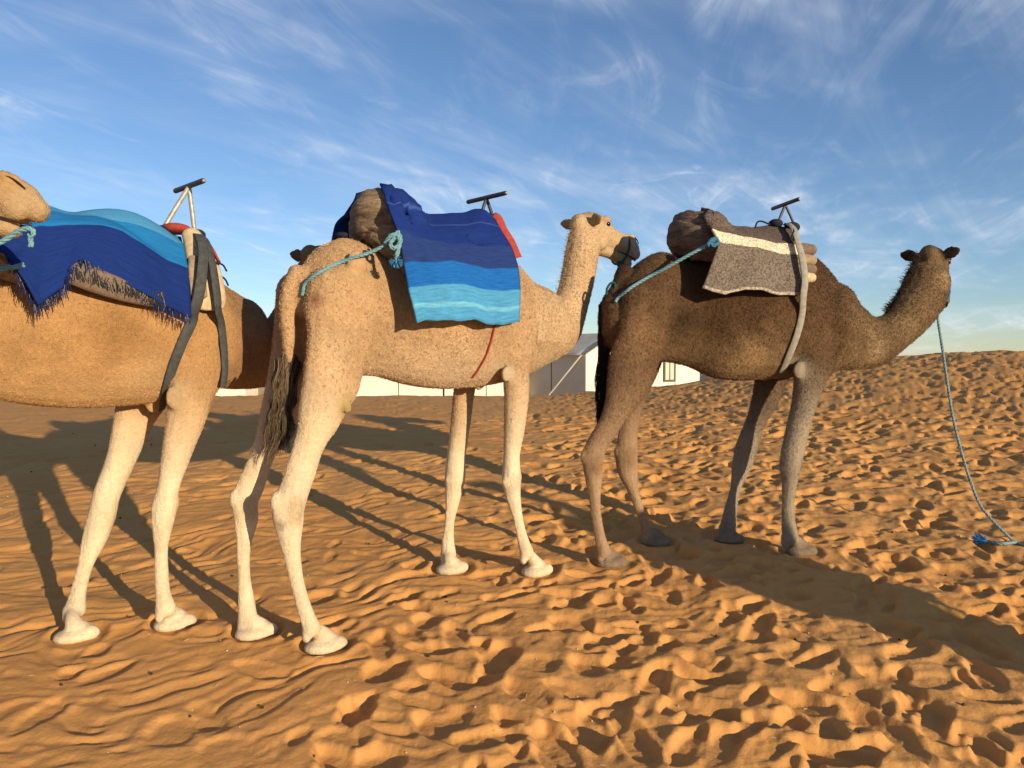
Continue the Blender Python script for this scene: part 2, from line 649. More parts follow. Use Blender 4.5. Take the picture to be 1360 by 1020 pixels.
def make_sand():
    wx = HX + .22 * fbm(HX * 1.1, HY * 1.1, 5, 3)
    wy = HY + .22 * fbm(HX * 1.1, HY * 1.1, 9, 3)
    # wind-combed hummocks: long along e1, short across, with a steep lee side
    c, s = math.cos(math.radians(27)), math.sin(math.radians(27))
    u, v = wx * c + wy * s, -wx * s + wy * c
    r1 = 1 - np.abs(perlin(u / .62, v / .155, 21)) * 2.0
    r2 = 1 - np.abs(perlin(u / .33 + 9, v / .085 + 4, 23)) * 2.0
    lump = fbm(wx / .55, wy / .38, 31, 4, .5)
    amp = .55 + .75 * sstep(-.3, .5, fbm(HX * .7, HY * .7, 41, 3))
    r3 = 1 - np.abs(perlin(u / .21 + 3, v / .052 + 7, 25)) * 2.0
    left = amp * (.019 * r1 + .017 * r2 + .009 * r3) + .018 * lump
    far_smooth = sstep(6.3, 9.0, HY) * (1 - sstep(-.5, 2.5, HX))
    left = left * (1 - .5 * far_smooth)
    right = .024 * fbm(wx / .6, wy / .6, 51, 5, .48) + .009 * r1 + .007 * r2
    tr = trampled(HX, HY)
    H = left * (1 - tr) + right * tr
    # footprints: pressed pits with a pushed-up rim, later ones over earlier ones
    rs = np.random.default_rng(4)

    def stamp(cx, cy, ang, L, W, depth, rim, round_=2.2):
        R = max(L, W) * 1.75
        i0, i1 = int((cx - R - GX0) / GS), int((cx + R - GX0) / GS)
        j0, j1 = int((cy - R - GY0) / GS), int((cy + R - GY0) / GS)
        if i0 < 0 or j0 < 0 or i1 >= len(gx) or j1 >= len(gy):
            return
        X, Y = HX[j0:j1, i0:i1] - cx, HY[j0:j1, i0:i1] - cy
        ca, sa = math.cos(ang), math.sin(ang)
        a, b = (X * ca + Y * sa) / L, (-X * sa + Y * ca) / W
        a = a + .18 * np.sin(b * 2.2 + cx * 9)
        q = (np.abs(a) ** round_ + np.abs(b) ** round_) ** (1 / round_)
        patch = H[j0:j1, i0:i1]
        lvl = patch[(np.abs(a) < .6) & (np.abs(b) < .6)]
        lvl = lvl.mean() if lvl.size else 0
        m = 1 - sstep(.80, 1.03, q)
        floor_ = lvl - depth * (.85 + .3 * a)
        H[j0:j1, i0:i1] = patch * (1 - m) + (.2 * patch + .8 * floor_) * m + rim * np.exp(-((q - 1.25) / .24) ** 2) * (1 + .5 * a) * (1 - sstep(.0, .03, patch))

    n = 0
    while n < 4100:
        x, y = rs.uniform(GX0, GX1), GY0 + (GY1 - GY0) * rs.random() ** 1.25
        if abs(x) > y * .85 + 1.2:
            continue
        t = float(trampled(np.array([x]), np.array([y]))[0])
        if rs.random() > .10 + .90 * t:
            continue
        n += 1
        k = rs.random()
        sc = rs.uniform(.5, 1.05)
        fade = 1.0 if t > .3 else .6
        if k < .55:
            stamp(x, y, rs.normal(.9, .9), .15 * sc, .062 * sc, rs.uniform(.022, .045) * fade, rs.uniform(.004, .013))
        elif k < .8:
            stamp(x, y, rs.uniform(0, 6.3), .115 * sc, .10 * sc, rs.uniform(.025, .05) * fade, rs.uniform(.005, .015))
        else:
            stamp(x, y, rs.uniform(0, 6.3), .07 * sc, .05 * sc, rs.uniform(.02, .04) * fade, rs.uniform(.003, .010))
    # clear shoe prints in the foreground, with a ribbed sole
    for (px, py, ang) in ((600, 905, 2.6), (700, 925, 2.4), (690, 968, 2.5), (735, 985, 2.1), (640, 985, .4), (505, 860, 1.9), (800, 850, .5), (870, 905, 1.2), (935, 900, 2.9), (960, 990, 1.0), (1080, 880, .7), (1170, 965, 2.2), (1240, 955, .9), (1310, 900, 1.5), (1120, 1000, 2.7), (1205, 870, .3), (845, 985, 1.8), (760, 800, .6), (1010, 830, 1.1)):
        g = hit_ground(px, py)
        stamp(g[0], g[1], ang, .145, .058, .038, .013, 2.8)
        L_, R_ = .125, .2
        i0, i1 = int((g[0] - R_ - GX0) / GS), int((g[0] + R_ - GX0) / GS)
        j0, j1 = int((g[1] - R_ - GY0) / GS), int((g[1] + R_ - GY0) / GS)
        X, Y = HX[j0:j1, i0:i1] - g[0], HY[j0:j1, i0:i1] - g[1]
        a, b = X * math.cos(ang) + Y * math.sin(ang), -X * math.sin(ang) + Y * math.cos(ang)
        H[j0:j1, i0:i1] += .0035 * np.sin(a * 2 * math.pi / .030) * ((np.abs(a) < L_) & (np.abs(b) < .045))
    # grains settle: slumped crests, soft edges
    H = np.where(H > 0, .030 * np.tanh(H / .030), .052 * np.tanh(H / .052))
    for _ in range(1):
        H[1:-1, 1:-1] = .4 * H[1:-1, 1:-1] + .15 * (H[:-2, 1:-1] + H[2:, 1:-1] + H[1:-1, :-2] + H[1:-1, 2:])
    H += .0055 * fbm(HX / .10, HY / .10, 61, 4, .55) * (.35 + .65 * tr)
    edge = sstep(GX0, GX0 + .6, HX) * (1 - sstep(GX1 - .6, GX1, HX)) * sstep(GY0, GY0 + .4, HY) * (1 - sstep(GY1 - 1.5, GY1, HY))
    return H * edge


HS = make_sand()
FOOT_SPOTS = []                     # filled by the camels before the sheet is laid: (x, y, z of sole, radius)


def relief(x, y):
    fx = np.clip((x - GX0) / GS, 0, len(gx) - 1.001)
    fy = np.clip((y - GY0) / GS, 0, len(gy) - 1.001)
    i, j = fx.astype(int), fy.astype(int)
    a, b = fx - i, fy - j
    h = HS[j, i] * (1 - a) * (1 - b) + HS[j, i + 1] * a * (1 - b) + HS[j + 1, i] * (1 - a) * b + HS[j + 1, i + 1] * a * b
    inside = (x > GX0) & (x < GX1) & (y > GY0) & (y < GY1)
    far = sstep(13, 18, np.hypot(x, y))
    rough = .05 * fbm(x / 1.4, y / 1.4, 91, 4) + .35 * fbm(x / 19, y / 19, 95, 4) * sstep(16, 40, y)
    return np.where(inside, h, 0) + rough * far


def ground_z(x, y):
    x, y = np.atleast_1d(np.asarray(x, float)), np.atleast_1d(np.asarray(y, float))
    z = base_z(x, y) + relief(x, y)
    for (px, py, pz, pr) in FOOT_SPOTS:
        d = np.hypot(x - px, y - py) / pr
        w = 1 - sstep(.9, 1.3, d)
        z = z * (1 - w) + (pz + .006) * w + .008 * np.exp(-((d - 1.35) / .2) ** 2)
    return z


def hit_sand(px, py, dz=0.0):
    p = hit_ground(px, py, dz)
    for _ in range(3):
        p = hit_ground(px, py, float(relief(np.array([p[0]]), np.array([p[1]]))[0]) + dz)
    return p


def litter():
    """dry droppings, straw and pale grit lying about on the sand"""
    rs = np.random.default_rng(8)
    for name, cols, n, sz in (('dry_droppings', (.05, .035, .02), 60, (.006, .011)), ('straw_bits', (.50, .38, .2), 130, (.010, .030)), ('pale_grit', (.58, .46, .3), 90, (.003, .006))):
        bag = Bag()
        for i in range(n):
            px, py = rs.uniform(-80, 1440), 545 + 470 * rs.random() ** 1.4
            g = hit_ground(px, py)
            z = float(ground_z(g[0], g[1])[0])
            s = rs.uniform(*sz)
            t = rs.random() * 6.3
            ax = np.array([(math.cos(t), math.sin(t), 0), (-math.sin(t), math.cos(t), 0), (0, 0, 1)])
            r = (s, s * .75, s * .7) if name != 'straw_bits' else (s, .0018, .0016)
            bag.add(*blob((g[0], g[1], z + r[2] * .6), ax, r, 6, 4))
        o = bag.obj(name, plain(name, cols, .35, 60, .95, 0))
        tag(o, {'dry_droppings': 'small dark dry droppings scattered over the sand', 'straw_bits': 'loose straw bits lying on the sand', 'pale_grit': 'pale grit scattered on the sand'}[name], name.split('_')[1], kind='stuff')


def sand_material():
    m, nt, b = mat_new('sand', .92, .12)
    v = objvec(nt)
    n1 = noise(nt, .9, 5, .6, v)
    n2 = noise(nt, 14, 5, .6, v)
    n3 = noise(nt, 420, 3, .7, v)
    c = mixcol(nt, maprange(nt, n1, .3, .7, 0, 1), (.575, .275, .080), (.645, .33, .106))
    c = mixcol(nt, maprange(nt, n2, .35, .75, 0, .4), c, (.50, .24, .075))
    c = mixcol(nt, maprange(nt, n3, .35, .7, 0, .38), c, (.36, .18, .066))
    nt.links.new(c, b.inputs['Base Color'])
    p = bump(nt, b, noise(nt, 45, 8, .7, v), .55, .012)
    bump(nt, b, n3, .35, .002, p)
    return m


M['sand'] = sand_material()


def lay_sand():
    # one sheet round the camera: fine in front, coarse behind, out to the horizon
    th_f = np.radians(np.arange(-45, 45.01, .10))
    th_b = np.radians(np.r_[np.arange(47, 60, 1.2), np.arange(62, 298, 6), np.arange(300, 314, 1.2)])
    th = np.r_[th_f, th_b]
    r = [.35, .7, 1.0, 1.3, 1.6, 1.85]
    while r[-1] < 17.5:
        r.append(r[-1] * 1.0030 if r[-1] < 11 else r[-1] * 1.008)
    while r[-1] < 60:
        r.append(r[-1] * 1.02)
    while r[-1] < 9000:
        r.append(r[-1] * 1.12)
    r = np.array(r)
    TH, RR = np.meshgrid(th, r)
    X, Y = np.sin(TH) * RR, np.cos(TH) * RR
    Z = np.empty_like(X)
    for i0 in range(0, len(r), 60):
        sl = slice(i0, min(i0 + 60, len(r)))
        Z[sl] = ground_z(X[sl].ravel(), Y[sl].ravel()).reshape(X[sl].shape)
    n, k = X.shape
    V = np.stack([X, Y, Z], -1).reshape(-1, 3)
    V = np.vstack([V, [0, 0, float(base_z(0, 0))]])
    me = bpy.data.meshes.new('desert_sand')
    ii, jj = np.meshgrid(np.arange(n - 1), np.arange(k), indexing='ij')
    j2 = (jj + 1) % k
    Q = np.stack([ii * k + jj, ii * k + j2, (ii + 1) * k + j2, (ii + 1) * k + jj], -1).reshape(-1, 4)[:, ::-1]
    Tt = np.stack([np.full(k, n * k), (np.arange(k) + 1) % k, np.arange(k)], -1)[:, ::-1]
    Tt = np.stack([np.full(k, n * k), (np.arange(k) + 1) % k, np.arange(k)], -1)
    loops = np.r_[Q.ravel(), Tt.ravel()].astype(np.int32)
    starts = np.r_[np.arange(len(Q)) * 4, len(Q) * 4 + np.arange(len(Tt)) * 3].astype(np.int32)
    tot = np.r_[np.full(len(Q), 4), np.full(len(Tt), 3)].astype(np.int32)
    me.vertices.add(len(V))
    me.vertices.foreach_set('co', V.astype(np.float32).ravel())
    me.loops.add(len(loops))
    me.loops.foreach_set('vertex_index', loops)
    me.polygons.add(len(starts))
    me.polygons.foreach_set('loop_start', starts)
    me.polygons.foreach_set('loop_total', tot)
    me.polygons.foreach_set('use_smooth', np.ones(len(starts), bool))
    me.update(calc_edges=True)
    me.validate()
    me.materials.append(M['sand'])
    o = bpy.data.objects.new('desert_sand', me)
    link(o)
    tag(o, kind='structure')
    return o


# ------------------------------------------------------------------ the camp beyond the crest
def canvas(name, col, var=.06, thin=.25):
    m, nt, b = mat_new(name, .9, .15)
    v = objvec(nt)
    n = noise(nt, 1.3, 5, .6, v)
    c = mixcol(nt, maprange(nt, n, .3, .7, 0, 1), tuple(x * (1 - var * 2) for x in col), col)
    nt.links.new(c, b.inputs['Base Color'])
    bump(nt, b, noise(nt, 2.2, 4, .6, v), .35, .08)
    # thin cloth lets some light through
    tr = nt.nodes.new('ShaderNodeBsdfTranslucent')
    nt.links.new(c, tr.inputs['Color'])
    mx = nt.nodes.new('ShaderNodeMixShader')
    mx.inputs[0].default_value = thin
    nt.links.new(b.outputs[0], mx.inputs[1]); nt.links.new(tr.outputs[0], mx.inputs[2])
    nt.links.new(mx.outputs[0], nt.nodes['Material Output'].inputs['Surface'])
    return m


M['tent_wall'] = canvas('tent_canvas', (.86, .83, .71))
M['tent_roof'] = canvas('tent_roof_canvas', (.80, .76, .67), .06, .4)
M['tent_side'] = canvas('grey_tent_canvas', (.82, .78, .68), .05, .4)
M['tent_trim'] = plain('tent_trim', (.10, .085, .06), .2, 5, .8, 0)
M['tent_pane'] = canvas('tent_window_flap', (.72, .68, .54))


def tent(px_corner, dist, ang, depth, width, wall, ridge, label, windows=(), door=None, base_drop=0.0):
    """gable tent: the near corner stands under a pixel column at a distance; the gable end runs from the corner along ang,
    the long side wall along ang + 90 degrees"""
    r = ray(px_corner, 500)
    c = np.array([r[0], r[1], 0]) / r[1] * dist
    z0 = float(base_z(c[0], c[1])) - .05
    e1 = np.array([math.cos(ang), math.sin(ang), 0])           # along the gable end
    e2 = np.array([-math.sin(ang), math.cos(ang), 0])          # along the side wall
    up = np.array([0, 0, 1.0])
    root = empty('camp_tent', (c[0], c[1], z0), 0)
    o = np.array([c[0], c[1], z0])

    def p(a, b, h): return o + e1 * a + e2 * b + up * h
    # canvas panels, each a sheet of its own with a seam gap
    def panel(name, q, mat, n_out):
        q = [np.asarray(x) for x in q]
        bag = Bag()
        V = np.array(q + [x - n_out * .03 for x in q])
        k = len(q)
        Fc = [tuple(range(k)), tuple(range(2 * k - 1, k - 1, -1))] + [(i, k + i, k + (i + 1) % k, (i + 1) % k) for i in range(k)]
        return bag.add(V, Fc).obj(name, mat, root, smooth=False)
    n = max(2, int(round(depth / 2.6)))
    for i in range(n):
        b0, b1 = depth * i / n + .025, depth * (i + 1) / n - .025
        panel('side_panel', [p(0, b0, 0), p(0, b1, 0), p(0, b1, wall), p(0, b0, wall)], M['tent_side'], -e1)
        panel('side_panel', [p(width, b0, 0), p(width, b1, 0), p(width, b1, wall), p(width, b0, wall)], M['tent_wall'], e1)
        panel('seam', [p(-.02, b1, 0), p(-.02, b1 + .05, 0), p(-.02, b1 + .05, wall), p(-.02, b1, wall)], M['tent_trim'], -e1)
    m = max(2, int(round(width / 2.4)))
    for i in range(m):
        a0, a1 = width * i / m + .02, width * (i + 1) / m - .02
        def hz(a): return wall + (ridge - wall) * (1 - abs(a / width - .5) * 2)
        q = [p(a0, 0, 0), p(a1, 0, 0), p(a1, 0, hz(a1))]
        if a0 < width / 2 < a1:
            q.append(p(width / 2, 0, ridge))
        q.append(p(a0, 0, hz(a0)))
        panel('end_panel', q, M['tent_wall'], -e2)
        panel('end_panel', [x + e2 * depth for x in q], M['tent_wall'], e2)
        if i:
            a = width * i / m
            panel('seam', [p(a - .02, -.02, 0), p(a + .02, -.02, 0), p(a + .02, -.02, hz(a)), p(a - .02, -.02, hz(a))], M['tent_trim'], -e2)
    # roof: two slopes with sagging cloth between ridge and eaves
    for sgn in (0, 1):
        bag = Bag()
        N1, N2 = 10, 5
        V = []
        for i in range(N1 + 1):
            for j in range(N2 + 1):
                t = j / N2
                a = (-.35 + (width / 2 + .35) * t) if sgn == 0 else (width + .35 - (width / 2 + .35) * t)
                h = wall - .10 + (ridge - wall + .12) * t - .10 * math.sin(math.pi * t) * (.6 + .4 * math.sin(i * 1.9))
                V.append(p(a, -.25 + (depth + .5) * i / N1, h + .06))
        Fc = [(i * (N2 + 1) + j, (i + 1) * (N2 + 1) + j, (i + 1) * (N2 + 1) + j + 1, i * (N2 + 1) + j + 1) for i in range(N1) for j in range(N2)]
        roof = bag.add(V, Fc).obj('roof_slope', M['tent_roof'], root)
        sol = roof.modifiers.new('thick', 'SOLIDIFY')
        sol.thickness = .05
        for f in (.0, .33, .66, 1.0):
            b = Bag()
            y = -.25 + (depth + .5) * f
            pts = []
            for j in range(7):
                t = j / 6
                a = (-.35 + (width / 2 + .35) * t) if sgn == 0 else (width + .35 - (width / 2 + .35) * t)
                pts.append(p(a, y, wall - .10 + (ridge - wall + .12) * t + .12))
            b.add(*tube(np.array(pts), .05, hint=(0, 1, .2), k=6)).obj('roof_seam', M['tent_trim'], root)
    # slanting guy strap down the side wall
    b = Bag()
    b.add(*tube(np.array([p(-.06, .3, wall), p(-.9, 2.6, 0)]), .06, hint=(0, 0, 1), k=6)).obj('guy_strap', M['tent_pane'], root)
    for (a, h, w_, hh) in windows:
        bag = Bag()
        for (x0, x1, y0, y1) in ((a - w_ - .12, a - w_, h - hh - .12, h + hh + .12), (a + w_, a + w_ + .12, h - hh - .12, h + hh + .12), (a - w_, a + w_, h - hh - .12, h - hh), (a - w_, a + w_, h + hh, h + hh + .12)):
            bag.add(*box(p((x0 + x1) / 2, -.07, (y0 + y1) / 2), (e1, e2, up), ((x1 - x0) / 2, .03, (y1 - y0) / 2)))
        wf = bag.obj('window', M['tent_trim'], root, smooth=False)
        pane = Bag().add(*box(p(a, -.05, h), (e1, e2, up), (w_ - .003, .015, hh - .003))).obj('pane', M['tent_pane'], wf, smooth=False)
        Bag().add(*box(p(a, -.09, h), (e1, e2, up), (.02, .02, hh - .003))).obj('mullion', M['tent_trim'], wf, smooth=False)
    tag(root, label, 'tent', 'canvas tents of the desert camp')
    return root


def build_camp():
    # sunlit gable ends face the camera's right, the side walls fall into shade
    tent(778, 44, math.radians(38), 9.0, 4.3, 2.72, 3.9, 'cream tent with grey roof and shaded side wall behind the pale camel\'s neck')
    tent(862, 50, math.radians(32), 8.0, 4.6, 2.75, 3.9, 'cream tent with dark-framed window seen under the dark camel\'s belly', windows=((1.75, 1.75, .40, .62),))
    tent(470, 46, math.radians(6), 7.0, 5.3, 2.7, 3.2, 'low cream tent with grey-green window seen between the pale camel\'s hind leg and belly', windows=((.75, 2.0, .5, .10),))
    tent(590, 46.5, math.radians(6), 7.0, 5.1, 2.7, 3.2, 'low cream tent seen between the pale camel\'s front legs')
    tent(232, 46, math.radians(6), 7.0, 4.1, 2.6, 3.1, 'cream tent seen under the neck of the tan camel with black girth straps')
    tent(352, 49, math.radians(40), 6.0, 4.0, 2.6, 3.0, 'shadowed tent behind the pale camel\'s dark tail tuft')
    tent(952, 56, math.radians(20), 8.0, 4.0, 2.4, 3.2, 'small cream tent half hidden by the dune under the dark camel\'s chest')


# ------------------------------------------------------------------ camels
from mathutils.bvhtree import BVHTree


class Frame:
    """a camel's stand: origin on the sand, heading, and its upright middle plane"""
    def __init__(self, x, y, heading_deg):
        self.h = math.radians(heading_deg)
        self.O = np.array([x, y, float(base_z(x, y))])
        self.fwd = np.array([math.cos(self.h), math.sin(self.h), 0])
        self.right = np.array([math.sin(self.h), -math.cos(self.h), 0])
        self.up = np.array([0, 0, 1.0])

    def pt(self, px, py, s=0.0):
        return hit_plane(px, py, self.O + self.right * s, self.right)

    def scale(self, p):
        return project(p)[2] / F_PX

    def loc(self, P):
        d = np.asarray(P) - self.O
        return np.stack([d @ self.fwd, d @ self.right, d @ self.up], -1)      # forward, right, up

    def wor(self, L):
        L = np.asarray(L, float)
        return self.O + L[..., 0:1] * self.fwd + L[..., 1:2] * self.right + L[..., 2:3] * self.up


def C4(rgb, hair):
    return np.array([*rgb, hair])


def limb(fr, cuts, cols):
    """cuts: (x left, x right, y, s, lateral ratio) image scanlines over the limb -> local tube spec"""
    P, rb, ra = [], [], []
    for (x1, x2, y, s, q) in cuts:
        p = fr.pt((x1 + x2) / 2, y, s)
        r = abs(x2 - x1) / 2 * fr.scale(p)
        P.append(fr.loc(p)); rb.append(r); ra.append(r * q)
    P, rb, ra = np.array(P), np.array(rb), np.array(ra)
    T = np.gradient(P, axis=0)
    T /= np.linalg.norm(T, axis=1)[:, None]
    f = np.clip(np.abs(T[:, 2]) + .12, .6, 1)          # slanted limb: the scanline is longer than the cut across
    rb, ra = rb * f, ra * f
    return dict(P=P, ra=ra, rb=rb, col=spread(cols, len(P)))


def spread(cols, n):
    cols = np.asarray(cols, float)
    if cols.ndim == 1:
        return np.tile(cols, (n, 1))
    q = np.linspace(0, len(cols) - 1, n)
    return np.stack([np.interp(q, np.arange(len(cols)), cols[:, i]) for i in range(cols.shape[1])], 1)


def across(fr, cuts, cols):
    """cuts: (x1, y1, x2, y2, s, lateral ratio), two edge points of any slant (necks, tails)"""
    P, rb, ra = [], [], []
    for (x1, y1, x2, y2, s, q) in cuts:
        p = fr.pt((x1 + x2) / 2, (y1 + y2) / 2, s)
        r = math.hypot(x2 - x1, y2 - y1) / 2 * fr.scale(p)
        P.append(fr.loc(p)); rb.append(r); ra.append(r * q)
    return dict(P=np.array(P), ra=np.array(ra), rb=np.array(rb), col=spread(cols, len(P)))


def trunk(fr, cuts):
    """cuts: (x, y top, y bottom, half width in metres, colour) -> local rings"""
    out = []
    for (x, yt, yb, hw, col) in cuts:
        a, b = fr.loc(fr.pt(x, yt)), fr.loc(fr.pt(x, yb))
        out.append(((a[0] + b[0]) / 2, (a[2] + b[2]) / 2, (a[2] - b[2]) / 2, hw, col))
    return out


def trunk_rings(fr, st):
    D = np.array([[s[0], s[1], s[2], s[3], *s[4]] for s in st])
    D = catmull(D, 4)
    # round both ends off
    def end(i, sgn):
        r = []
        for q in (.93, .75, .45):
            d = D[i].copy()
            d[0] += sgn * min(D[i][2], D[i][3]) * math.sqrt(1 - q * q) * .8
            d[2] *= q; d[3] *= q
            r.append(d)
        return r
    rows = end(0, -1)[::-1] + list(D) + end(len(D) - 1, 1)
    ph = np.linspace(0, 2 * math.pi, 28, endpoint=False)
    R, C = [], []
    for d in rows:
        c, s = np.cos(ph), np.sin(ph)
        w = d[3] * (1 - .30 * np.maximum(0, c) ** 1.3 - .12 * np.maximum(0, -c))
        y = np.sign(s) * np.abs(s) ** .9 * w
        R.append(fr.wor(np.stack([np.full_like(y, d[0]), y, d[1] + d[2] * c], -1)))
        C.append(np.tile(d[4:], (len(ph), 1)))
    V, Fc = ring_loft(np.array(R))
    return V, Fc, np.concatenate(C)


def add_spec(soup, fr, sp, k=14, sub=3):
    P = fr.wor(sp['P'])
    V, Fc, C = tube(P, sp['ra'], sp['rb'], hint=fr.right, k=k, sub=sub, col=sp['col'])
    soup.add(V, Fc, C)


HEAD_SKULL = [(-.05, .012, .062, .055), (0, .0, .10, .085), (.06, -.006, .113, .098), (.13, -.012, .108, .095), (.20, -.018, .092, .078), (.27, -.024, .078, .064),
              (.34, -.028, .072, .060), (.41, -.032, .075, .066), (.47, -.046, .068, .062), (.515, -.066, .042, .042)]
HEAD_JAW = [(.03, -.075, .07, .062), (.10, -.095, .058, .058), (.18, -.105, .044, .048), (.26, -.110, .036, .040), (.34, -.122, .034, .041), (.41, -.136, .035, .045), (.455, -.145, .025, .034)]


class Head:
    def __init__(self, pos, yaw, pitch, scale=1.0, roll=0.0):
        m = Matrix.Rotation(math.radians(yaw), 3, 'Z') @ Matrix.Rotation(-math.radians(pitch), 3, 'Y') @ Matrix.Rotation(math.radians(roll), 3, 'X')
        self.m = np.array(m)
        self.pos = np.asarray(pos, float)
        self.sc = scale

    def w(self, L):
        return self.pos + (np.asarray(L, float) * self.sc) @ self.m.T

    def axes(self):
        return self.m.T


def head_soup(soup, hd, col, crown, lip, hair=.0072):
    sc = hd.sc
    for rows, c2 in ((HEAD_SKULL, crown), (HEAD_JAW, col)):
        P = hd.w([(r[0], 0, r[1]) for r in rows])
        n = len(rows)
        cc = np.array([C4(col, hair)] * n)
        cc[-2:, :3] = lip
        V, Fc, C = tube(P, [r[3] * sc for r in rows], [r[2] * sc for r in rows], hint=hd.axes()[1], k=16, sub=3, col=cc)
        if rows is HEAD_SKULL:
            up = (V - hd.pos) @ hd.m[:, 2] / sc
            fx = (V - hd.pos) @ hd.m[:, 0] / sc
            w = np.clip((up - .02) / .06, 0, 1) * np.clip((.34 - fx) / .2, 0, 1)
            C[:, :3] = C[:, :3] * (1 - w[:, None]) + np.asarray(crown) * w[:, None]
        soup.add(V, Fc, C)
    ax = hd.axes()
    for sg in (-1, 1):
        soup.add(*blob(hd.w((.115, sg * .076, .062)), ax, np.array((.05, .030, .026)) * sc), C4(crown, hair))      # brow
        soup.add(*blob(hd.w((.10, sg * .055, -.075)), ax, np.array((.075, .035, .055)) * sc), C4(col, hair))       # cheek
        soup.add(*blob(hd.w((.455, sg * .034, -.072)), ax, np.array((.05, .035, .045)) * sc), C4(lip, .003))        # upper lip halves
        soup.add(*blob(hd.w((.42, sg * .040, .018)), ax, np.array((.05, .026, .026)) * sc), C4(col, .004))          # nostril fold
        # ear: flat leaf standing out and back
        b0 = np.array((-.005, sg * .082, .022)); d = unit(np.array((-.30, sg * .92, .12)))
        n = 6
        P = hd.w([b0 + d * .092 * t for t in np.linspace(0, 1, n)])
        wv = np.array([.022, .036, .042, .040, .030, .014]) * sc
        soup.add(*tube(P, wv, np.array([.020, .017, .014, .012, .011, .008]) * sc, hint=ax[2] * .8 - ax[0] * .5, k=10, sub=2, col=np.array([C4(crown, .006)] * n)))


def foot_soup(soup, fr, P_ankle, sole, col, yaw_off=0.0, size=1.0):
    """padded two-toed foot on the sand; sole = ground point (world)"""
    h = fr.h + yaw_off
    f = np.array([math.cos(h), math.sin(h), 0]); r = np.array([math.sin(h), -math.cos(h), 0]); u = np.array([0, 0, 1.0])
    ax = (f, r, u)
    c = C4(col, .002)
    s = size
    dk = C4(np.array(col) * .72, .002)
    soup.add(*blob(sole + f * .010 * s + u * .026, ax, (.106 * s, .082 * s, .038), 16, 10), c)
    soup.add(*blob(sole + f * .022 * s + u * .046, ax, (.070 * s, .052 * s, .030), 16, 10), c)
    for sg in (-1, 1):
        soup.add(*blob(sole + f * .062 * s + r * sg * .038 * s + u * .032, ax, (.058 * s, .040 * s, .038), 14, 10), c)
        soup.add(*blob(sole + f * .114 * s + r * sg * .038 * s + u * .026, ax, (.010 * s, .014 * s, .012)), dk)
    P = np.array([P_ankle, P_ankle * .5 + (sole + u * .10) * .5 - f * .006, sole + u * .075 + f * .006, sole + u * .045 + f * .028])
    soup.add(*tube(P, [.033 * s, .035 * s, .042 * s, .050 * s], [.034 * s, .037 * s, .046 * s, .058 * s], hint=r, k=12, sub=3, col=np.array([c] * 4)))


def leg_detail(soup, fr, sp, j, hind):
    """hock point, tendons, knee pan and fetlock; j = index of the hock or knee cut"""
    P, rb = sp['P'], sp['rb']
    n = len(P)
    sh = lambda q: q * np.array([.72, .67, .60, 1])
    F_ = np.array([1.0, 0, 0]); U_ = np.array([0, 0, 1.0])
    ax = (fr.fwd, fr.right, fr.up)
    c = sp['col']
    if hind:
        pt = P[j] - F_ * rb[j] * .78 + U_ * .025
        soup.add(*blob(fr.wor(pt), ax, (.028, .024, .048)), c[j])
        T = np.array([pt - U_ * .01, P[j - 1] - F_ * rb[j - 1] * .88, P[j - 2] - F_ * rb[j - 2] * .86, P[j - 3] - F_ * rb[j - 3] * .70])
        soup.add(*tube(fr.wor(T), .017, hint=fr.right, k=8, sub=3, col=c[[j, j - 1, j - 2, j - 3]]))
        for sg in (-1, 1):
            soup.add(*blob(fr.wor(P[j] + np.array([.008, sg * rb[j] * .62, -.02])), ax, (.030, .018, .042)), sh(c[j]))
    else:
        soup.add(*blob(fr.wor(P[j] + F_ * rb[j] * .50), ax, (.034, .042, .060)), sh(c[j]))
        soup.add(*blob(fr.wor(P[j] - F_ * rb[j] * .70 - U_ * .02), ax, (.026, .026, .040)), c[j])
        for sg in (-1, 1):
            soup.add(*blob(fr.wor(P[j] + np.array([.0, sg * rb[j] * .66, .02])), ax, (.028, .018, .034)), c[j])
    ks = [j] + list(range(j + 1, n))
    T = np.array([P[k] - F_ * max(rb[k] * .86, .024) for k in ks])
    soup.add(*tube(fr.wor(T), .0125, hint=fr.right, k=8, sub=2, col=c[ks]))
    soup.add(*blob(fr.wor(P[-1] - F_ * .006), ax, (rb[-1] * 1.08, rb[-1] * 1.02, .042)), c[-1])
    soup.add(*blob(fr.wor(P[-1] - F_ * rb[-1] * .75 - U_ * .03), ax, (.022, .026, .035)), c[-1])


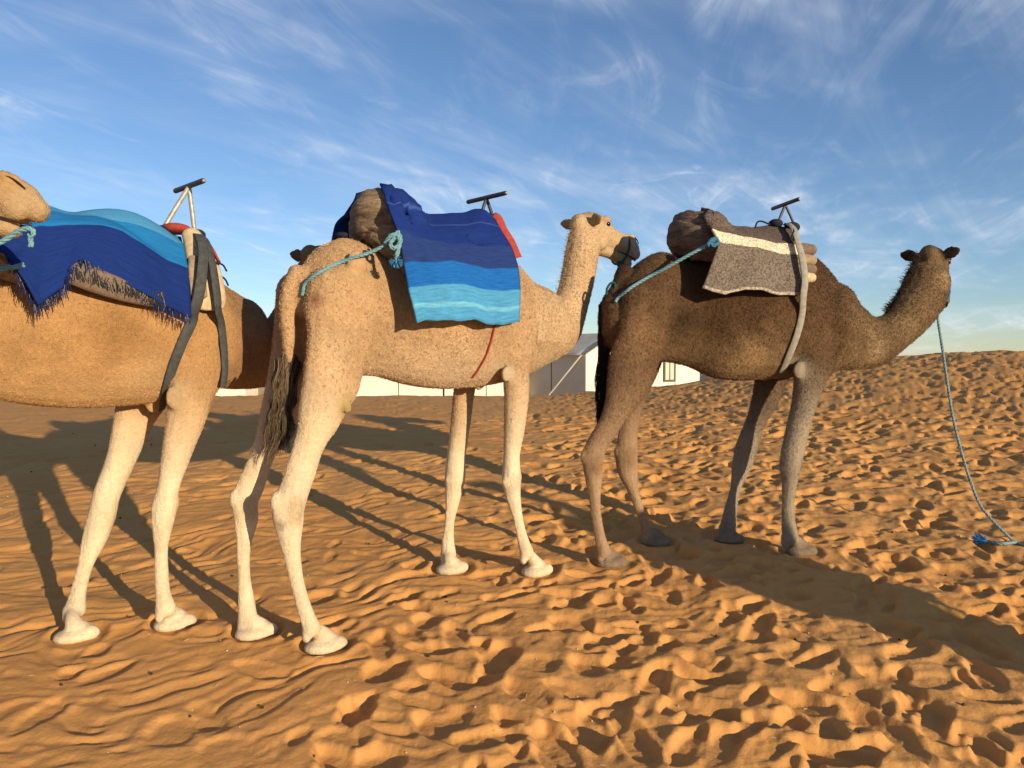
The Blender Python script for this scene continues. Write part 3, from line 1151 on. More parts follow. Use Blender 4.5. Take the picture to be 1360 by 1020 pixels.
def fuse(name, soup, root, voxel=.0095):
    V, Fc, C = soup.arrays()
    me = bpy.data.meshes.new(name)
    me.from_pydata([tuple(v) for v in to_local(root, V)], [], Fc)
    bm = bmesh.new(); bm.from_mesh(me)
    bmesh.ops.recalc_face_normals(bm, faces=bm.faces)
    bm.to_mesh(me); bm.free()
    o = bpy.data.objects.new(name + '_tmp', me)
    COL.objects.link(o)
    md = o.modifiers.new('r', 'REMESH'); md.mode = 'VOXEL'; md.voxel_size = voxel
    sm = o.modifiers.new('s', 'SMOOTH'); sm.factor = .5; sm.iterations = 4
    dg = bpy.context.evaluated_depsgraph_get()
    ev = o.evaluated_get(dg)
    out = bpy.data.meshes.new_from_object(ev)
    bpy.data.objects.remove(o); bpy.data.meshes.remove(me)
    out.name = name
    kd = kdtree.KDTree(len(V))
    Vl = to_local(root, V)
    for i, v in enumerate(Vl):
        kd.insert(v, i)
    kd.balance()
    n = len(out.vertices)
    co = np.empty(n * 3, np.float32)
    out.vertices.foreach_get('co', co)
    co = co.reshape(-1, 3)
    cc = np.empty((n, C.shape[1]))
    for i in range(n):
        f = kd.find_n(co[i], 5)
        w = np.array([1 / (x[2] + .004) for x in f])
        cc[i] = (C[[x[1] for x in f]] * w[:, None]).sum(0) / w.sum()
    # blur the colours along edges
    ed = np.empty(len(out.edges) * 2, np.int32)
    out.edges.foreach_get('vertices', ed)
    ed = ed.reshape(-1, 2)
    for _ in range(6):
        acc = np.zeros_like(cc); cnt = np.zeros(n)
        np.add.at(acc, ed[:, 0], cc[ed[:, 1]]); np.add.at(acc, ed[:, 1], cc[ed[:, 0]])
        np.add.at(cnt, ed[:, 0], 1); np.add.at(cnt, ed[:, 1], 1)
        cc = .4 * cc + .6 * acc / np.maximum(cnt, 1)[:, None]
    a = out.attributes.new('col', 'FLOAT_COLOR', 'POINT')
    c4 = np.ones((n, 4), np.float32); c4[:, :3] = np.clip(cc[:, :3], 0, 1)
    a.data.foreach_set('color', c4.ravel())
    out.polygons.foreach_set('use_smooth', np.ones(len(out.polygons), bool))
    out.materials.clear(); out.materials.append(M['skin'])
    ob = bpy.data.objects.new(name, out)
    link(ob, root)
    return ob, co, cc


def coat(root, body, co, cc, count, fr_fwd_local=(1, 0, 0), seed=0, thick=.0008, curl=.8, length=.5):
    """short woolly strands rooted in the skin, gathered into small tufts"""
    me = body.data
    rs = np.random.default_rng(seed)
    me.calc_loop_triangles()
    tri = np.empty(len(me.loop_triangles) * 3, np.int32)
    me.loop_triangles.foreach_get('vertices', tri)
    tri = tri.reshape(-1, 3)
    nrm = np.empty(len(me.vertices) * 3, np.float32)
    me.vertices.foreach_get('normal', nrm)
    nrm = nrm.reshape(-1, 3)
    A, B, C = co[tri[:, 0]], co[tri[:, 1]], co[tri[:, 2]]
    ar = np.linalg.norm(np.cross(B - A, C - A), axis=1) * (cc[tri[:, 0], 3] > .0058)
    ix = rs.choice(len(tri), count, p=ar / ar.sum())
    u, v = rs.random(count), rs.random(count)
    f = u + v > 1
    u[f], v[f] = 1 - u[f], 1 - v[f]
    w0, w1, w2 = (1 - u - v)[:, None], u[:, None], v[:, None]
    def mixv(X): return X[tri[ix, 0]] * w0 + X[tri[ix, 1]] * w1 + X[tri[ix, 2]] * w2
    P, N, CC = mixv(co), mixv(nrm), mixv(cc)
    N /= np.linalg.norm(N, axis=1)[:, None]
    L = CC[:, 3] * rs.uniform(.6, 1.05, count) * length
    flow = np.array([-.35, 0, -.8]) - N * (N @ np.array([-.35, 0, -.8]))[:, None]
    cell = np.floor(P / .012 + .35 * np.sin(P[:, [1, 2, 0]] * 140)).astype(np.int64)
    hsh = (cell[:, 0] * 73856093 ^ cell[:, 1] * 19349663 ^ cell[:, 2] * 83492791) & 0xffff
    tab = rs.normal(size=(65536, 3))
    cv = tab[hsh]
    cv = cv - N * (cv * N).sum(1)[:, None]
    j = rs.normal(size=(count, 3)) * .22
    D1 = N * .55 + flow * (.45 - .35 * curl) + cv * .50 * curl + j
    D2 = N * .12 + flow * (.95 - .7 * curl) + cv * .95 * curl + j * 1.3
    PTS = np.stack([P - N * .002, P + D1 * L[:, None] * .45, P + (D1 * .6 + D2 * .5) * L[:, None] * .8, P + (D1 * .5 + D2) * L[:, None]], 1)
    pat = np.sin(P[:, 0] * 7.1 + 2 * np.sin(P[:, 2] * 5.3 + seed)) * np.sin(P[:, 2] * 8.3 + 1.7 * np.sin(P[:, 1] * 9 + P[:, 0] * 4)) + .5 * np.sin(P[:, 0] * 19 + P[:, 2] * 23 + seed)
    br = (1 + .13 * pat) * (.70 + .58 * ((hsh * 2654435761) % 1000) / 1000.0) * rs.uniform(.93, 1.07, count)
    col = np.clip(CC[:, :3] * br[:, None], 0, 1)
    hc = bpy.data.hair_curves.new('coat')
    hc.add_curves([4] * count)
    hc.attributes['position'].data.foreach_set('vector', PTS.astype(np.float32).ravel())
    ra = hc.attributes.get('radius') or hc.attributes.new('radius', 'FLOAT', 'POINT')
    ra.data.foreach_set('value', np.tile(np.array([thick, thick * .95, thick * .75, thick * .3], np.float32), count))
    ca = hc.attributes.new('col', 'FLOAT_COLOR', 'CURVE')
    c4 = np.ones((count, 4), np.float32); c4[:, :3] = col
    ca.data.foreach_set('color', c4.ravel())
    hc.materials.append(M['hair'])
    o = bpy.data.objects.new('coat', hc)
    link(o, root)
    o['kind'] = 'stuff'
    return o


def head_parts(root, hd):
    ax = hd.axes()
    for sg in (-1, 1):
        Bag().add(*blob(hd.w((.128, sg * .090, .036)), ax, np.array((.019, .013, .014)) * hd.sc)).obj('eye', M['eye'], root)
        P = hd.w([(.29, sg * .048, -.098), (.36, sg * .052, -.102), (.42, sg * .056, -.112), (.47, sg * .046, -.118), (.495, sg * .02, -.116)])
        Bag().add(*tube(P, np.array([.002, .004, .004, .004, .003]) * hd.sc, .006 * hd.sc, hint=ax[2], k=8, sub=3)).obj('mouth', M['nostril'], root)
        P = hd.w([(.41, sg * .0565, .024), (.435, sg * .061, .022), (.46, sg * .0605, .010), (.482, sg * .055, -.006)])
        Bag().add(*tube(P, np.array([.0015, .0028, .0034, .002]) * hd.sc, .004 * hd.sc, hint=ax[2], k=8, sub=2)).obj('nostril', M['nostril'], root)


def tuft(name, root, starts, ends, n, spread_m, wave, cols, thick, seed, sag=.04):
    """long hanging hair from a line of root points to a fan of tip points"""
    rs = np.random.default_rng(seed)
    NL = 46
    lock = rs.integers(0, NL, n)
    la, lb = rs.random(NL), rs.random(NL)
    lS = np.stack([np.interp(la, np.linspace(0, 1, len(starts)), np.asarray(starts)[:, i]) for i in range(3)], 1) + rs.normal(size=(NL, 3)) * .008
    lE = np.stack([np.interp(np.clip(.5 * lb + .5 * la, 0, 1), np.linspace(0, 1, len(ends)), np.asarray(ends)[:, i]) for i in range(3)], 1) + rs.normal(size=(NL, 3)) * spread_m
    ll = rs.uniform(.5, 1.08, NL)
    lp, lw = rs.random(NL) * 6.3, rs.uniform(.4, 1.3, NL)
    K = 12
    t = np.linspace(0, 1, K)[None, :, None]
    ln = (ll[lock] * rs.uniform(.85, 1.05, n))[:, None, None]
    S = lS[lock] + rs.normal(size=(n, 3)) * .005
    E = lE[lock] + rs.normal(size=(n, 3)) * .008
    P = S[:, None] * (1 - t * ln) + E[:, None] * (t * ln)
    amp = wave * lw[lock][:, None, None]
    ang = lock * 2.4
    dirn = np.stack([np.cos(ang), np.sin(ang), np.zeros(n)], -1)[:, None]
    P = P + dirn * np.sin(t * ln * 17 + lp[lock][:, None, None] + (rs.normal(size=n) * .2)[:, None, None]) * amp * np.sqrt(t)
    cols = np.asarray(cols, float)
    col = cols[rs.integers(0, len(cols), n)] * rs.uniform(.7, 1.3, n)[:, None]
    return strands(name, P, thick, thick * .35, np.clip(col, 0, 1), M['hair'], root)


# ---- camel with the striped blue blanket (pale): heading and stand from its four soles
def sole(px, py):
    return hit_ground(px, py)


F2h = [sole(428, 862), sole(336, 844)]
F2f = [sole(710, 762), sole(597, 759)]
m2 = (F2h[0] + F2h[1]) / 2; n2 = (F2f[0] + F2f[1]) / 2
f2 = Frame(*((m2 + n2) / 2)[:2], math.degrees(math.atan2((n2 - m2)[1], (n2 - m2)[0])))

PAL2 = dict(body=(.455, .292, .155), rump=(.455, .288, .148), leg=(.66, .53, .345), belly=(.56, .42, .27), neck=(.50, .345, .195), head=(.50, .35, .20), crown=(.42, .285, .16), lip=(.42, .33, .25))


def pal_c(p, k, h):
    return C4(p[k], h)


def torso2(p):
    b, r, y = pal_c(p, 'body', .017), pal_c(p, 'rump', .016), pal_c(p, 'belly', .012)
    return [(405, 352, 428, .10, r), (416, 338, 470, .185, r), (430, 326, 495, .245, r), (460, 317, 498, .24, r), (500, 332, 500, .205, b), (540, 328, 511, .265, b), (580, 306, 516, .325, b),
            (620, 300, 515, .33, b), (650, 318, 511, .29, b), (680, 350, 503, .225, b), (703, 374, 494, .195, pal_c(p, 'neck', .015)), (722, 391, 483, .19, pal_c(p, 'neck', .015))]


def limbs2(p):
    L = lambda k, h=.009: pal_c(p, k, h)
    r, lg, bd = L('rump', .014), L('leg', .005), L('body', .014)
    mid = (r + lg) / 2
    ry = dict()
    ry['hind_near'] = limb(f2, [(404, 500, 385, .11, .75), (400, 508, 423, .15, .52), (404, 498, 450, .17, .50), (403, 489, 476, .18, .50), (399, 482, 507, .19, .52), (396, 468, 530, .19, .55), (393, 452, 560, .185, .62), (390, 432, 590, .18, .75), (376, 420, 632, .18, .72), (361, 406, 672, .18, .74), (364, 404, 695, .18, .8), (373, 402, 730, .185, .9), (384, 405, 770, .19, .95), (394, 416, 808, .20, .95), (401, 428, 834, .21, .95)], [r, r, r, mid, mid * .5 + lg * .5, lg, lg, lg, lg])
    ry['hind_far'] = limb(f2, [(366, 450, 385, -.11, .75), (362, 452, 430, -.16, .52), (358, 440, 470, -.18, .50), (352, 420, 510, -.19, .52), (344, 398, 550, -.19, .58), (335, 367, 600, -.185, .75), (312, 352, 648, -.19, .74), (308, 343, 668, -.19, .78), (312, 343, 692, -.19, .85), (314, 335, 724, -.19, .95), (316, 334, 766, -.195, .95), (315, 341, 803, -.20, .95), (315, 344, 824, -.21, .95)], [r, r, mid, mid * .5 + lg * .5, lg, lg, lg, lg])
    ry['fore_near'] = limb(f2, [(662, 714, 400, .15, .6), (662, 721, 432, .195, .55), (663, 714, 465, .21, .6), (665, 706, 490, .21, .72), (668, 704, 525, .21, .82), (668, 698, 570, .21, .85), (667, 692, 605, .215, .9), (666, 693, 634, .22, .92), (671, 692, 660, .22, .95), (680, 696, 688, .225, .98), (685, 702, 713, .23, 1), (689, 711, 734, .23, 1)], [bd, bd, bd, lg * .6 + bd * .4, lg, lg, lg, lg])
    ry['fore_far'] = limb(f2, [(600, 660, 400, -.13, .6), (600, 662, 440, -.17, .55), (600, 650, 480, -.20, .6), (601, 633, 515, -.21, .75), (598, 626, 560, -.215, .85), (592, 620, 605, -.22, .9), (590, 619, 632, -.225, .92), (591, 613, 658, -.23, .95), (590, 605, 692, -.23, 1), (585, 605, 718, -.235, 1), (584, 608, 736, -.235, 1)], [bd, bd, bd, lg, lg, lg, lg])
    for k, j in (('hind_near', 9), ('hind_far', 7), ('fore_near', 7), ('fore_far', 6)):
        ry[k]['joint'] = j
    return ry


def neck2(p):
    n = pal_c(p, 'neck', .016)
    return across(f2, [(690, 372, 690, 486, 0, .95), (712, 382, 722, 482, 0, .85), (728, 398, 752, 470, 0, .80), (736, 392, 782, 412, 0, .82), (743, 368, 791, 374, 0, .84), (748, 338, 796, 346, 0, .84), (754, 312, 800, 322, 0, .86)], n)


def pads(soup, fr, items):
    for (px, py, s, r, col) in items:
        soup.add(*blob(fr.pt(px, py, s), (fr.fwd, fr.right, fr.up), (r, r * .55, r * 1.35)), C4(col, .002))


def stand(soup, fr, specs, feet, cols, sizes=None):
    """legs go down to the soles; feet = {limb name: world sole point}"""
    for k, sp in specs.items():
        if 'joint' in sp:
            sp = dict(sp); sp['ra'], sp['rb'] = sp['ra'].copy(), sp['rb'].copy()
            j_ = sp['joint']
            sp['ra'][j_ + 2:] *= .86; sp['rb'][j_ + 2:] *= .84
            sp['ra'][j_ - 1] *= .92; sp['rb'][j_ - 1] *= .93
        add_spec(soup, fr, sp)
        if 'joint' in sp:
            leg_detail(soup, fr, sp, sp['joint'], k.startswith('hind'))
        if k in feet:
            s = feet[k]
            z = float(base_z(s[0], s[1]))
            s = np.array([s[0], s[1], z - .012])
            foot_soup(soup, fr, fr.wor(sp['P'][-1]), s, cols, size=(sizes or .93))
            FOOT_SPOTS.append((s[0] + fr.fwd[0] * .02, s[1] + fr.fwd[1] * .02, z - .010, .112 * (sizes or 1)))


def build_camel(fr, p, trunk_st, specs, neck_sp, head, feet, label, tail=None, seed=0, count=60000, foot_col=None, pad_items=(), extra=None, voxel=.0095, thick=.0007, curl=.8, length=.5, patches=()):
    root = empty('camel', tuple(fr.O), fr.h)
    soup = Soup()
    Vt, Ft, Ct = trunk_rings(fr, trunk_st)
    Lt = fr.loc(Vt)
    zz = Lt[:, 2]
    wb = (1 - sstep(1.10, 1.42, zz))[:, None] * .8          # paler underside
    Ct[:, :3] = Ct[:, :3] * (1 - wb) + np.asarray(p['belly']) * wb
    Ct[:, 3] *= 1 - .35 * wb[:, 0]
    soup.add(Vt, Ft, Ct)
    stand(soup, fr, specs, feet, foot_col or p['leg'])
    add_spec(soup, fr, neck_sp)
    head_soup(soup, head, p['head'], p['crown'], p['lip'])
    if tail is not None:
        add_spec(soup, fr, tail)
    pads(soup, fr, pad_items)
    if extra:
        extra(soup)
    body, co, cc = fuse('body', soup, root, voxel)
    if patches:
        m4 = np.array(Matrix.Translation(root.location) @ root.rotation_euler.to_matrix().to_4x4())
        W = co @ m4[:3, :3].T + m4[:3, 3]
        bv = BVHTree.FromPolygons([tuple(v) for v in W], [tuple(q.vertices) for q in body.data.polygons])
        for (px, py, rad, col, k) in patches:
            hit = bv.ray_cast(Vector(CAM), Vector(ray(px, py)).normalized())
            if hit[0] is None:
                continue
            d = np.linalg.norm(W - np.array(hit[0]), axis=1)
            d = d * (1 + .35 * np.sin(W[:, 0] * 31 + 4 * np.sin(W[:, 2] * 17)) * np.sin(W[:, 2] * 29 + W[:, 1] * 13))
            w = (k * np.exp(-(d / rad) ** 2))[:, None]
            cc[:, :3] = cc[:, :3] * (1 - w) + np.asarray(col) * w
        c4 = np.ones((len(cc), 4), np.float32); c4[:, :3] = np.clip(cc[:, :3], 0, 1)
        body.data.attributes['col'].data.foreach_set('color', c4.ravel())
    if count:
        coat(root, body, co, cc, count, seed=seed, thick=thick, curl=curl, length=length)
    head_parts(root, head)
    tag(root, label, 'camel', 'camels roped in single file')
    return root


def mane(root, path_pts, out_dirs, n, length, cols, seed, thick=.0012):
    rs = np.random.default_rng(seed)
    a = rs.random(n)
    q = np.linspace(0, 1, len(path_pts))
    S = np.stack([np.interp(a, q, np.asarray(path_pts)[:, i]) for i in range(3)], 1)
    D = np.stack([np.interp(a, q, np.asarray(out_dirs)[:, i]) for i in range(3)], 1) + rs.normal(size=(n, 3)) * .35
    L = length * rs.uniform(.5, 1.2, n)[:, None]
    S = S + rs.normal(size=(n, 3)) * .012
    P = np.stack([S, S + D * L * .4, S + D * L * .75 + np.array([0, 0, -.15]) * L, S + D * L + np.array([0, 0, -.4]) * L], 1)
    cols = np.asarray(cols, float)
    col = cols[rs.integers(0, len(cols), n)] * rs.uniform(.7, 1.3, n)[:, None]
    return strands('mane', P, thick, thick * .3, np.clip(col, 0, 1), M['hair'], root)


# pale camel
spec2 = limbs2(PAL2)
tr2 = trunk(f2, torso2(PAL2))
nk2 = neck2(PAL2)
head2 = Head(f2.pt(775, 301, 0.0), 42, -7, 1.04)
tail2 = across(f2, [(402, 352, 388, 372, 0, .9), (373, 388, 394, 392, 0, .9), (371, 420, 393, 420, 0, .9), (374, 450, 393, 450, 0, .9), (377, 478, 391, 478, 0, .9)], C4(PAL2['rump'], .014))
camel2 = build_camel(f2, PAL2, tr2, spec2, nk2, head2, dict(hind_near=F2h[0], hind_far=F2h[1], fore_near=F2f[0], fore_far=F2f[1]),
                     'pale cream-legged camel in the middle of the file, wearing the striped blue blanket', tail2, seed=2, count=150000, curl=.9, length=.46, patches=[(700, 405, .14, (.40, .26, .14), .55), (524, 440, .10, (.36, .235, .13), .8), (508, 474, .07, (.38, .255, .145), .7), (418, 397, .032, (.20, .07, .04), .85), (590, 502, .16, (.58, .43, .28), .5), (373, 700, .024, (.34, .27, .19), .7), (440, 470, .10, (.60, .43, .25), .4), (480, 340, .10, (.44, .27, .13), .5), (690, 640, .03, (.45, .36, .24), .5), (720, 440, .08, (.58, .43, .27), .5)],
                     pad_items=[(672, 497, .238, .033, (.50, .38, .24)), (462, 541, .255, .022, (.36, .25, .10)), (636, 505, 0, .045, PAL2['belly']), (474, 352, .19, .055, PAL2['rump'])])
S2 = [f2.pt(x, y, 0) for x, y in ((372, 478), (384, 470), (394, 480))]
E2 = [f2.pt(x, y, 0) for x, y in ((348, 598), (358, 608), (370, 602), (382, 588))]
tuft('tail_tuft', camel2, S2, E2, 1500, .014, .020, [(.05, .035, .022), (.08, .056, .034), (.03, .021, .014), (.17, .12, .07), (.12, .085, .05)], .0016, 5)
np2 = [f2.pt(x, y, 0) for x, y in ((765, 290), (758, 314), (754, 340), (750, 366), (741, 392))]
mane(camel2, np2, [-f2.fwd * .9 + f2.up * .3] * 5, 800, .017, [(.20, .13, .07), (.30, .2, .11)], 9)

# ---- dark camel leading the file
F3h = [sole(808, 750), sole(868, 722)]
F3f = [sole(1060, 735), sole(965, 719)]
m3 = (F3h[0] + F3h[1] + F3f[0] + F3f[1]) / 4
f3 = Frame(m3[0], m3[1], 11)
PAL3 = dict(body=(.088, .047, .022), rump=(.125, .070, .034), leg=(.36, .235, .135), fore=(.31, .25, .175), belly=(.27, .18, .095), neck=(.16, .10, .05), head=(.165, .107, .055), crown=(.055, .034, .019), lip=(.12, .09, .06))
_b, _r, _y, _n = pal_c(PAL3, 'body', .018), pal_c(PAL3, 'rump', .017), pal_c(PAL3, 'belly', .013), pal_c(PAL3, 'neck', .02)
tr3 = trunk(f3, [(820, 380, 470, .15, _r), (834, 362, 480, .21, _r), (855, 344, 484, .25, _r), (880, 335, 480, .245, _r), (915, 346, 487, .21, _b), (950, 338, 502, .28, _b), (990, 322, 505, .345, _b), (1030, 322, 503, .34, _b),
                 (1060, 334, 500, .29, _b), (1086, 348, 496, .225, _b), (1110, 379, 492, .205, _n), (1132, 405, 491, .19, _n)])
_lh, _lf = C4(PAL3['leg'], .006), C4(PAL3['fore'], .010)
spec3 = dict(
    hind_near=limb(f3, [(822, 892, 400, .10, .8), (822, 893, 430, .15, .55), (817, 884, 457, .17, .52), (808, 876, 478, .18, .52), (805, 867, 502, .185, .55), (803, 856, 522, .185, .58), (801, 840, 543, .18, .65), (793, 824, 566, .18, .72), (777, 808, 592, .18, .74), (773, 802, 612, .18, .8), (778, 800, 637, .18, .9), (782, 799, 664, .185, .95), (786, 801, 692, .19, 1), (790, 807, 718, .195, 1), (793, 814, 733, .2, 1)], [_r, _r, _r * .75 + _lh * .25, _r * .45 + _lh * .55, _lh, _lh, _lh]),
    hind_far=limb(f3, [(824, 894, 400, -.10, .8), (824, 890, 440, -.15, .55), (828, 880, 480, -.17, .52), (828, 866, 510, -.18, .58), (826, 856, 535, -.18, .7), (822, 849, 570, -.18, .75), (817, 847, 605, -.18, .78), (821, 848, 628, -.18, .85), (831, 849, 648, -.18, .95), (842, 855, 672, -.18, 1), (850, 862, 695, -.185, 1), (853, 870, 709, -.19, 1)], [_r, _r, _lh, _lh, _lh]),
    fore_near=limb(f3, [(1052, 1112, 400, .14, .55), (1052, 1116, 440, .18, .52), (1053, 1112, 475, .20, .58), (1053, 1099, 501, .205, .72), (1053, 1088, 526, .205, .85), (1047, 1078, 558, .205, .9), (1038, 1070, 594, .205, .95), (1036, 1064, 618, .205, .95), (1039, 1058, 643, .205, 1), (1038, 1056, 668, .205, 1), (1037, 1058, 695, .205, 1), (1037, 1063, 715, .205, 1)], [_b, _b, _b * .5 + _lf * .5, _lf, _lf, _lf, _lf]),
    fore_far=limb(f3, [(1000, 1060, 400, -.14, .55), (1000, 1062, 440, -.18, .52), (1000, 1058, 480, -.20, .58), (1001, 1044, 508, -.20, .7), (997, 1032, 535, -.20, .8), (989, 1016, 562, -.20, .9), (978, 1007, 592, -.20, .92), (972, 997, 621, -.20, .95), (970, 985, 648, -.2, 1), (961, 980, 677, -.2, 1), (954, 979, 702, -.2, 1)], [_b, _b, _b * .8 + _lf * .2, _b * .5 + _lf * .5, _lf, _lf, _lf]))
for k, j in (('hind_near', 9), ('hind_far', 6), ('fore_near', 7), ('fore_far', 6)):
    spec3[k]['joint'] = j
nk3 = across(f3, [(1092, 372, 1092, 488, 0, .95), (1118, 402, 1124, 490, 0, .88), (1147, 420, 1163, 489, 0, .82), (1174, 418, 1201, 463, 0, .8), (1189, 396, 1230, 438, -.01, .82), (1202, 373, 1249, 412, -.03, .84), (1210, 354, 1256, 388, -.05, .86)], _n)
head3 = Head(f3.pt(1235, 344, -.06), 53, -22, 1.06)
tail3 = across(f3, [(838, 352, 824, 376, 0, .9), (812, 378, 826, 388, 0, .9), (801, 400, 817, 404, 0, .9), (799, 430, 812, 430, 0, .9), (798, 460, 808, 460, 0, .9)], C4((.05, .03, .018), .014))
camel3 = build_camel(f3, PAL3, tr3, spec3, nk3, head3, dict(hind_near=F3h[0], hind_far=F3h[1], fore_near=F3f[0], fore_far=F3f[1]),
                     'dark brown camel at the head of the file, under the grey felt saddle blanket', tail3, seed=3, count=150000, curl=.75, length=.6, patches=[(1000, 474, .12, (.38, .24, .115), .8), (908, 425, .11, (.04, .023, .012), .9), (1092, 450, .13, (.17, .10, .048), .5), (848, 440, .13, (.28, .165, .08), .65), (1160, 468, .10, (.33, .225, .12), .65), (1210, 430, .10, (.25, .17, .09), .5), (1040, 430, .10, (.20, .12, .055), .5), (940, 470, .10, (.16, .09, .04), .5), (1255, 372, .06, (.33, .235, .13), .7), (1100, 380, .10, (.085, .048, .024), .5)], foot_col=(.22, .16, .105),  # first patch paints a sunlit tan highlight into the belly colour
                     pad_items=[(1061, 492, .245, .040, (.30, .24, .17)), (1015, 494, 0, .045, PAL3['belly'])])
S3 = [f3.pt(x, y, 0) for x, y in ((799, 400), (804, 440), (806, 462))]
E3 = [f3.pt(x, y, 0) for x, y in ((789, 560), (796, 576), (806, 560), (812, 520))]
tuft('tail_tuft', camel3, S3, E3, 1200, .010, .012, [(.012, .008, .006), (.025, .016, .011), (.008, .006, .005)], .0016, 6)
np3 = [f3.pt(x, y, -.02) for x, y in ((1219, 340), (1214, 357), (1205, 376), (1192, 399), (1178, 414))]
mane(camel3, np3, [(-f3.fwd * .8 + f3.up * .6)] * 5, 1300, .032, [(.03, .02, .012), (.05, .032, .02), (.015, .01, .007)], 10, .0013)

# ---- tan camel with black girth straps (its rump leaves the frame)
F1 = [sole(228, 832), sole(97, 848)]
PAL1 = dict(body=(.42, .238, .098), rump=(.44, .26, .118), leg=(.66, .53, .345), belly=(.52, .33, .155), neck=(.27, .155, .075), head=(.26, .15, .075), crown=(.16, .09, .05), lip=(.2, .13, .08))
h1 = 46
fw1 = np.array([math.cos(math.radians(h1)), math.sin(math.radians(h1)), 0])
t_front = float(f2.loc(n2)[0])
mid1 = (F1[0] + F1[1]) / 2
o1 = mid1 + fw1 * (.20 - t_front)
f1 = Frame(o1[0], o1[1], h1)


def recolour(sp, cols):
    sp = dict(sp); sp['col'] = spread(cols, len(sp['P'])); return sp


b1, r1_, l1, n1_ = C4(PAL1['body'], .016), C4(PAL1['rump'], .016), C4(PAL1['leg'], .005), C4(PAL1['neck'], .014)
tr1 = [(a, b, c, d, {0: r1_, 1: r1_, 2: r1_, 3: r1_}.get(i, b1 if i < 10 else n1_)) for i, (a, b, c, d, e) in enumerate(tr2)]
spec1 = dict(
    hind_near=recolour(spec2['hind_near'], [r1_, r1_, (r1_ + l1) / 2, l1, l1]), hind_far=recolour(spec2['hind_far'], [r1_, r1_, (r1_ + l1) / 2, l1, l1]),
    fore_near=limb(f1, [(232, 306, 430, .13, .55), (228, 304, 465, .18, .52), (225, 296, 500, .20, .55), (224, 284, 522, .205, .62), (222, 274, 552, .205, .7), (218, 262, 582, .205, .78), (214, 250, 612, .205, .85), (208, 239, 648, .205, .9), (203, 236, 668, .205, .9), (202, 231, 692, .205, .95), (205, 225, 724, .205, 1), (205, 225, 758, .205, 1), (206, 228, 788, .205, 1), (206, 236, 808, .205, 1)], [b1, b1, b1 * .6 + l1 * .4, l1, l1, l1, l1]),
    fore_far=limb(f1, [(170, 260, 430, -.13, .5), (165, 250, 480, -.18, .5), (158, 228, 520, -.19, .55), (152, 203, 558, -.19, .65), (143, 182, 606, -.19, .8), (124, 161, 655, -.19, .88), (118, 153, 684, -.19, .9), (110, 140, 718, -.19, .95), (104, 126, 748, -.19, 1), (94, 116, 784, -.19, 1), (84, 116, 810, -.19, 1)], [b1, b1, l1, l1, l1, l1]))
spec1['fore_near']['joint'] = 8
spec1['fore_far']['joint'] = 6
nk1 = across(f1, [(262, 372, 262, 515, 0, .9), (296, 400, 300, 520, 0, .85), (330, 428, 338, 517, 0, .8), (358, 424, 392, 500, .0, .8), (372, 400, 420, 452, 0, .82), (388, 372, 432, 410, 0, .84), (394, 352, 438, 372, 0, .85)], [C4(PAL1['body'], .015), n1_, n1_, n1_, n1_])
head1 = Head(f1.pt(418, 345, 0), 62, -16, 1.0)
feet1 = dict(fore_near=F1[0], fore_far=F1[1])
for k in ('hind_near', 'hind_far'):
    q = f1.wor(f2.loc(F2h[0] if k.endswith('near') else F2h[1]))
    q[2] = float(base_z(q[0], q[1]))
    feet1[k] = q
    sp = spec1[k] = dict(spec1[k]); sp['P'] = sp['P'].copy()
    dz = q[2] - f1.O[2] - f2.loc(F2h[0])[2]
    w = np.linspace(0, 1, len(sp['P']))
    sp['P'][:, 2] += dz * w
tail1 = dict(P=tail2['P'], ra=tail2['ra'], rb=tail2['rb'], col=spread(r1_, len(tail2['P'])))
camel1 = build_camel(f1, PAL1, tr1, spec1, nk1, head1, feet1, 'tan camel with black girth straps, its head hidden behind the pale camel\'s rump', tail1, seed=1, count=140000, curl=.35, length=.38, patches=[(150, 440, .16, (.29, .15, .055), .7), (60, 430, .13, (.37, .21, .085), .5), (272, 440, .10, (.36, .20, .08), .55), (100, 545, .2, (.56, .39, .21), .6), (262, 500, .06, (.40, .24, .11), .5), (15, 475, .12, (.33, .19, .08), .6), (190, 500, .10, (.52, .35, .18), .5), (245, 600, .05, (.56, .42, .26), .5)],
                     pad_items=[(232, 528, .245, .045, (.42, .29, .16)), (204, 533, 0, .045, PAL1['belly'])])

# ---- camel of which only the muzzle reaches into the frame, beside the tan camel's flank
PAL4 = dict(PAL1, head=(.40, .235, .105), crown=(.26, .135, .065), lip=(.40, .27, .14), neck=(.42, .25, .11))
h4 = 40
head_yaw4 = 22
tip = CAM + ray(66, 268) * 2.62
hd4 = np.array([math.cos(math.radians(head_yaw4)), math.sin(math.radians(head_yaw4)), 0])
hp4 = tip - hd4 * .54 + np.array([0, 0, .085])
head4 = Head(hp4, head_yaw4, -6, 1.0)
fw4 = np.array([math.cos(math.radians(h4)), math.sin(math.radians(h4)), 0])
lp_head2 = f2.loc(head2.pos)
o4 = hp4 - fw4 * (lp_head2[0] - .05)
f4 = Frame(o4[0], o4[1], h4)
b4 = C4(PAL4['body'], .016)
tr4 = [(a, b, c, d, b4) for (a, b, c, d, e) in tr2]
dzh = f4.loc(hp4)[2] - lp_head2[2]
nk4 = dict(P=nk2['P'].copy(), ra=nk2['ra'], rb=nk2['rb'], col=spread(C4(PAL4['neck'], .014), len(nk2['P'])))
wq = np.linspace(0, 1, len(nk4['P'])) ** 1.5
hl = f4.loc(head4.w((0.0, 0, -.06)))
nk4['P'] = nk4['P'] + (hl - nk4['P'][-1]) * wq[:, None]
l4 = C4(PAL4['leg'], .005)
spec4, feet4 = {}, {}
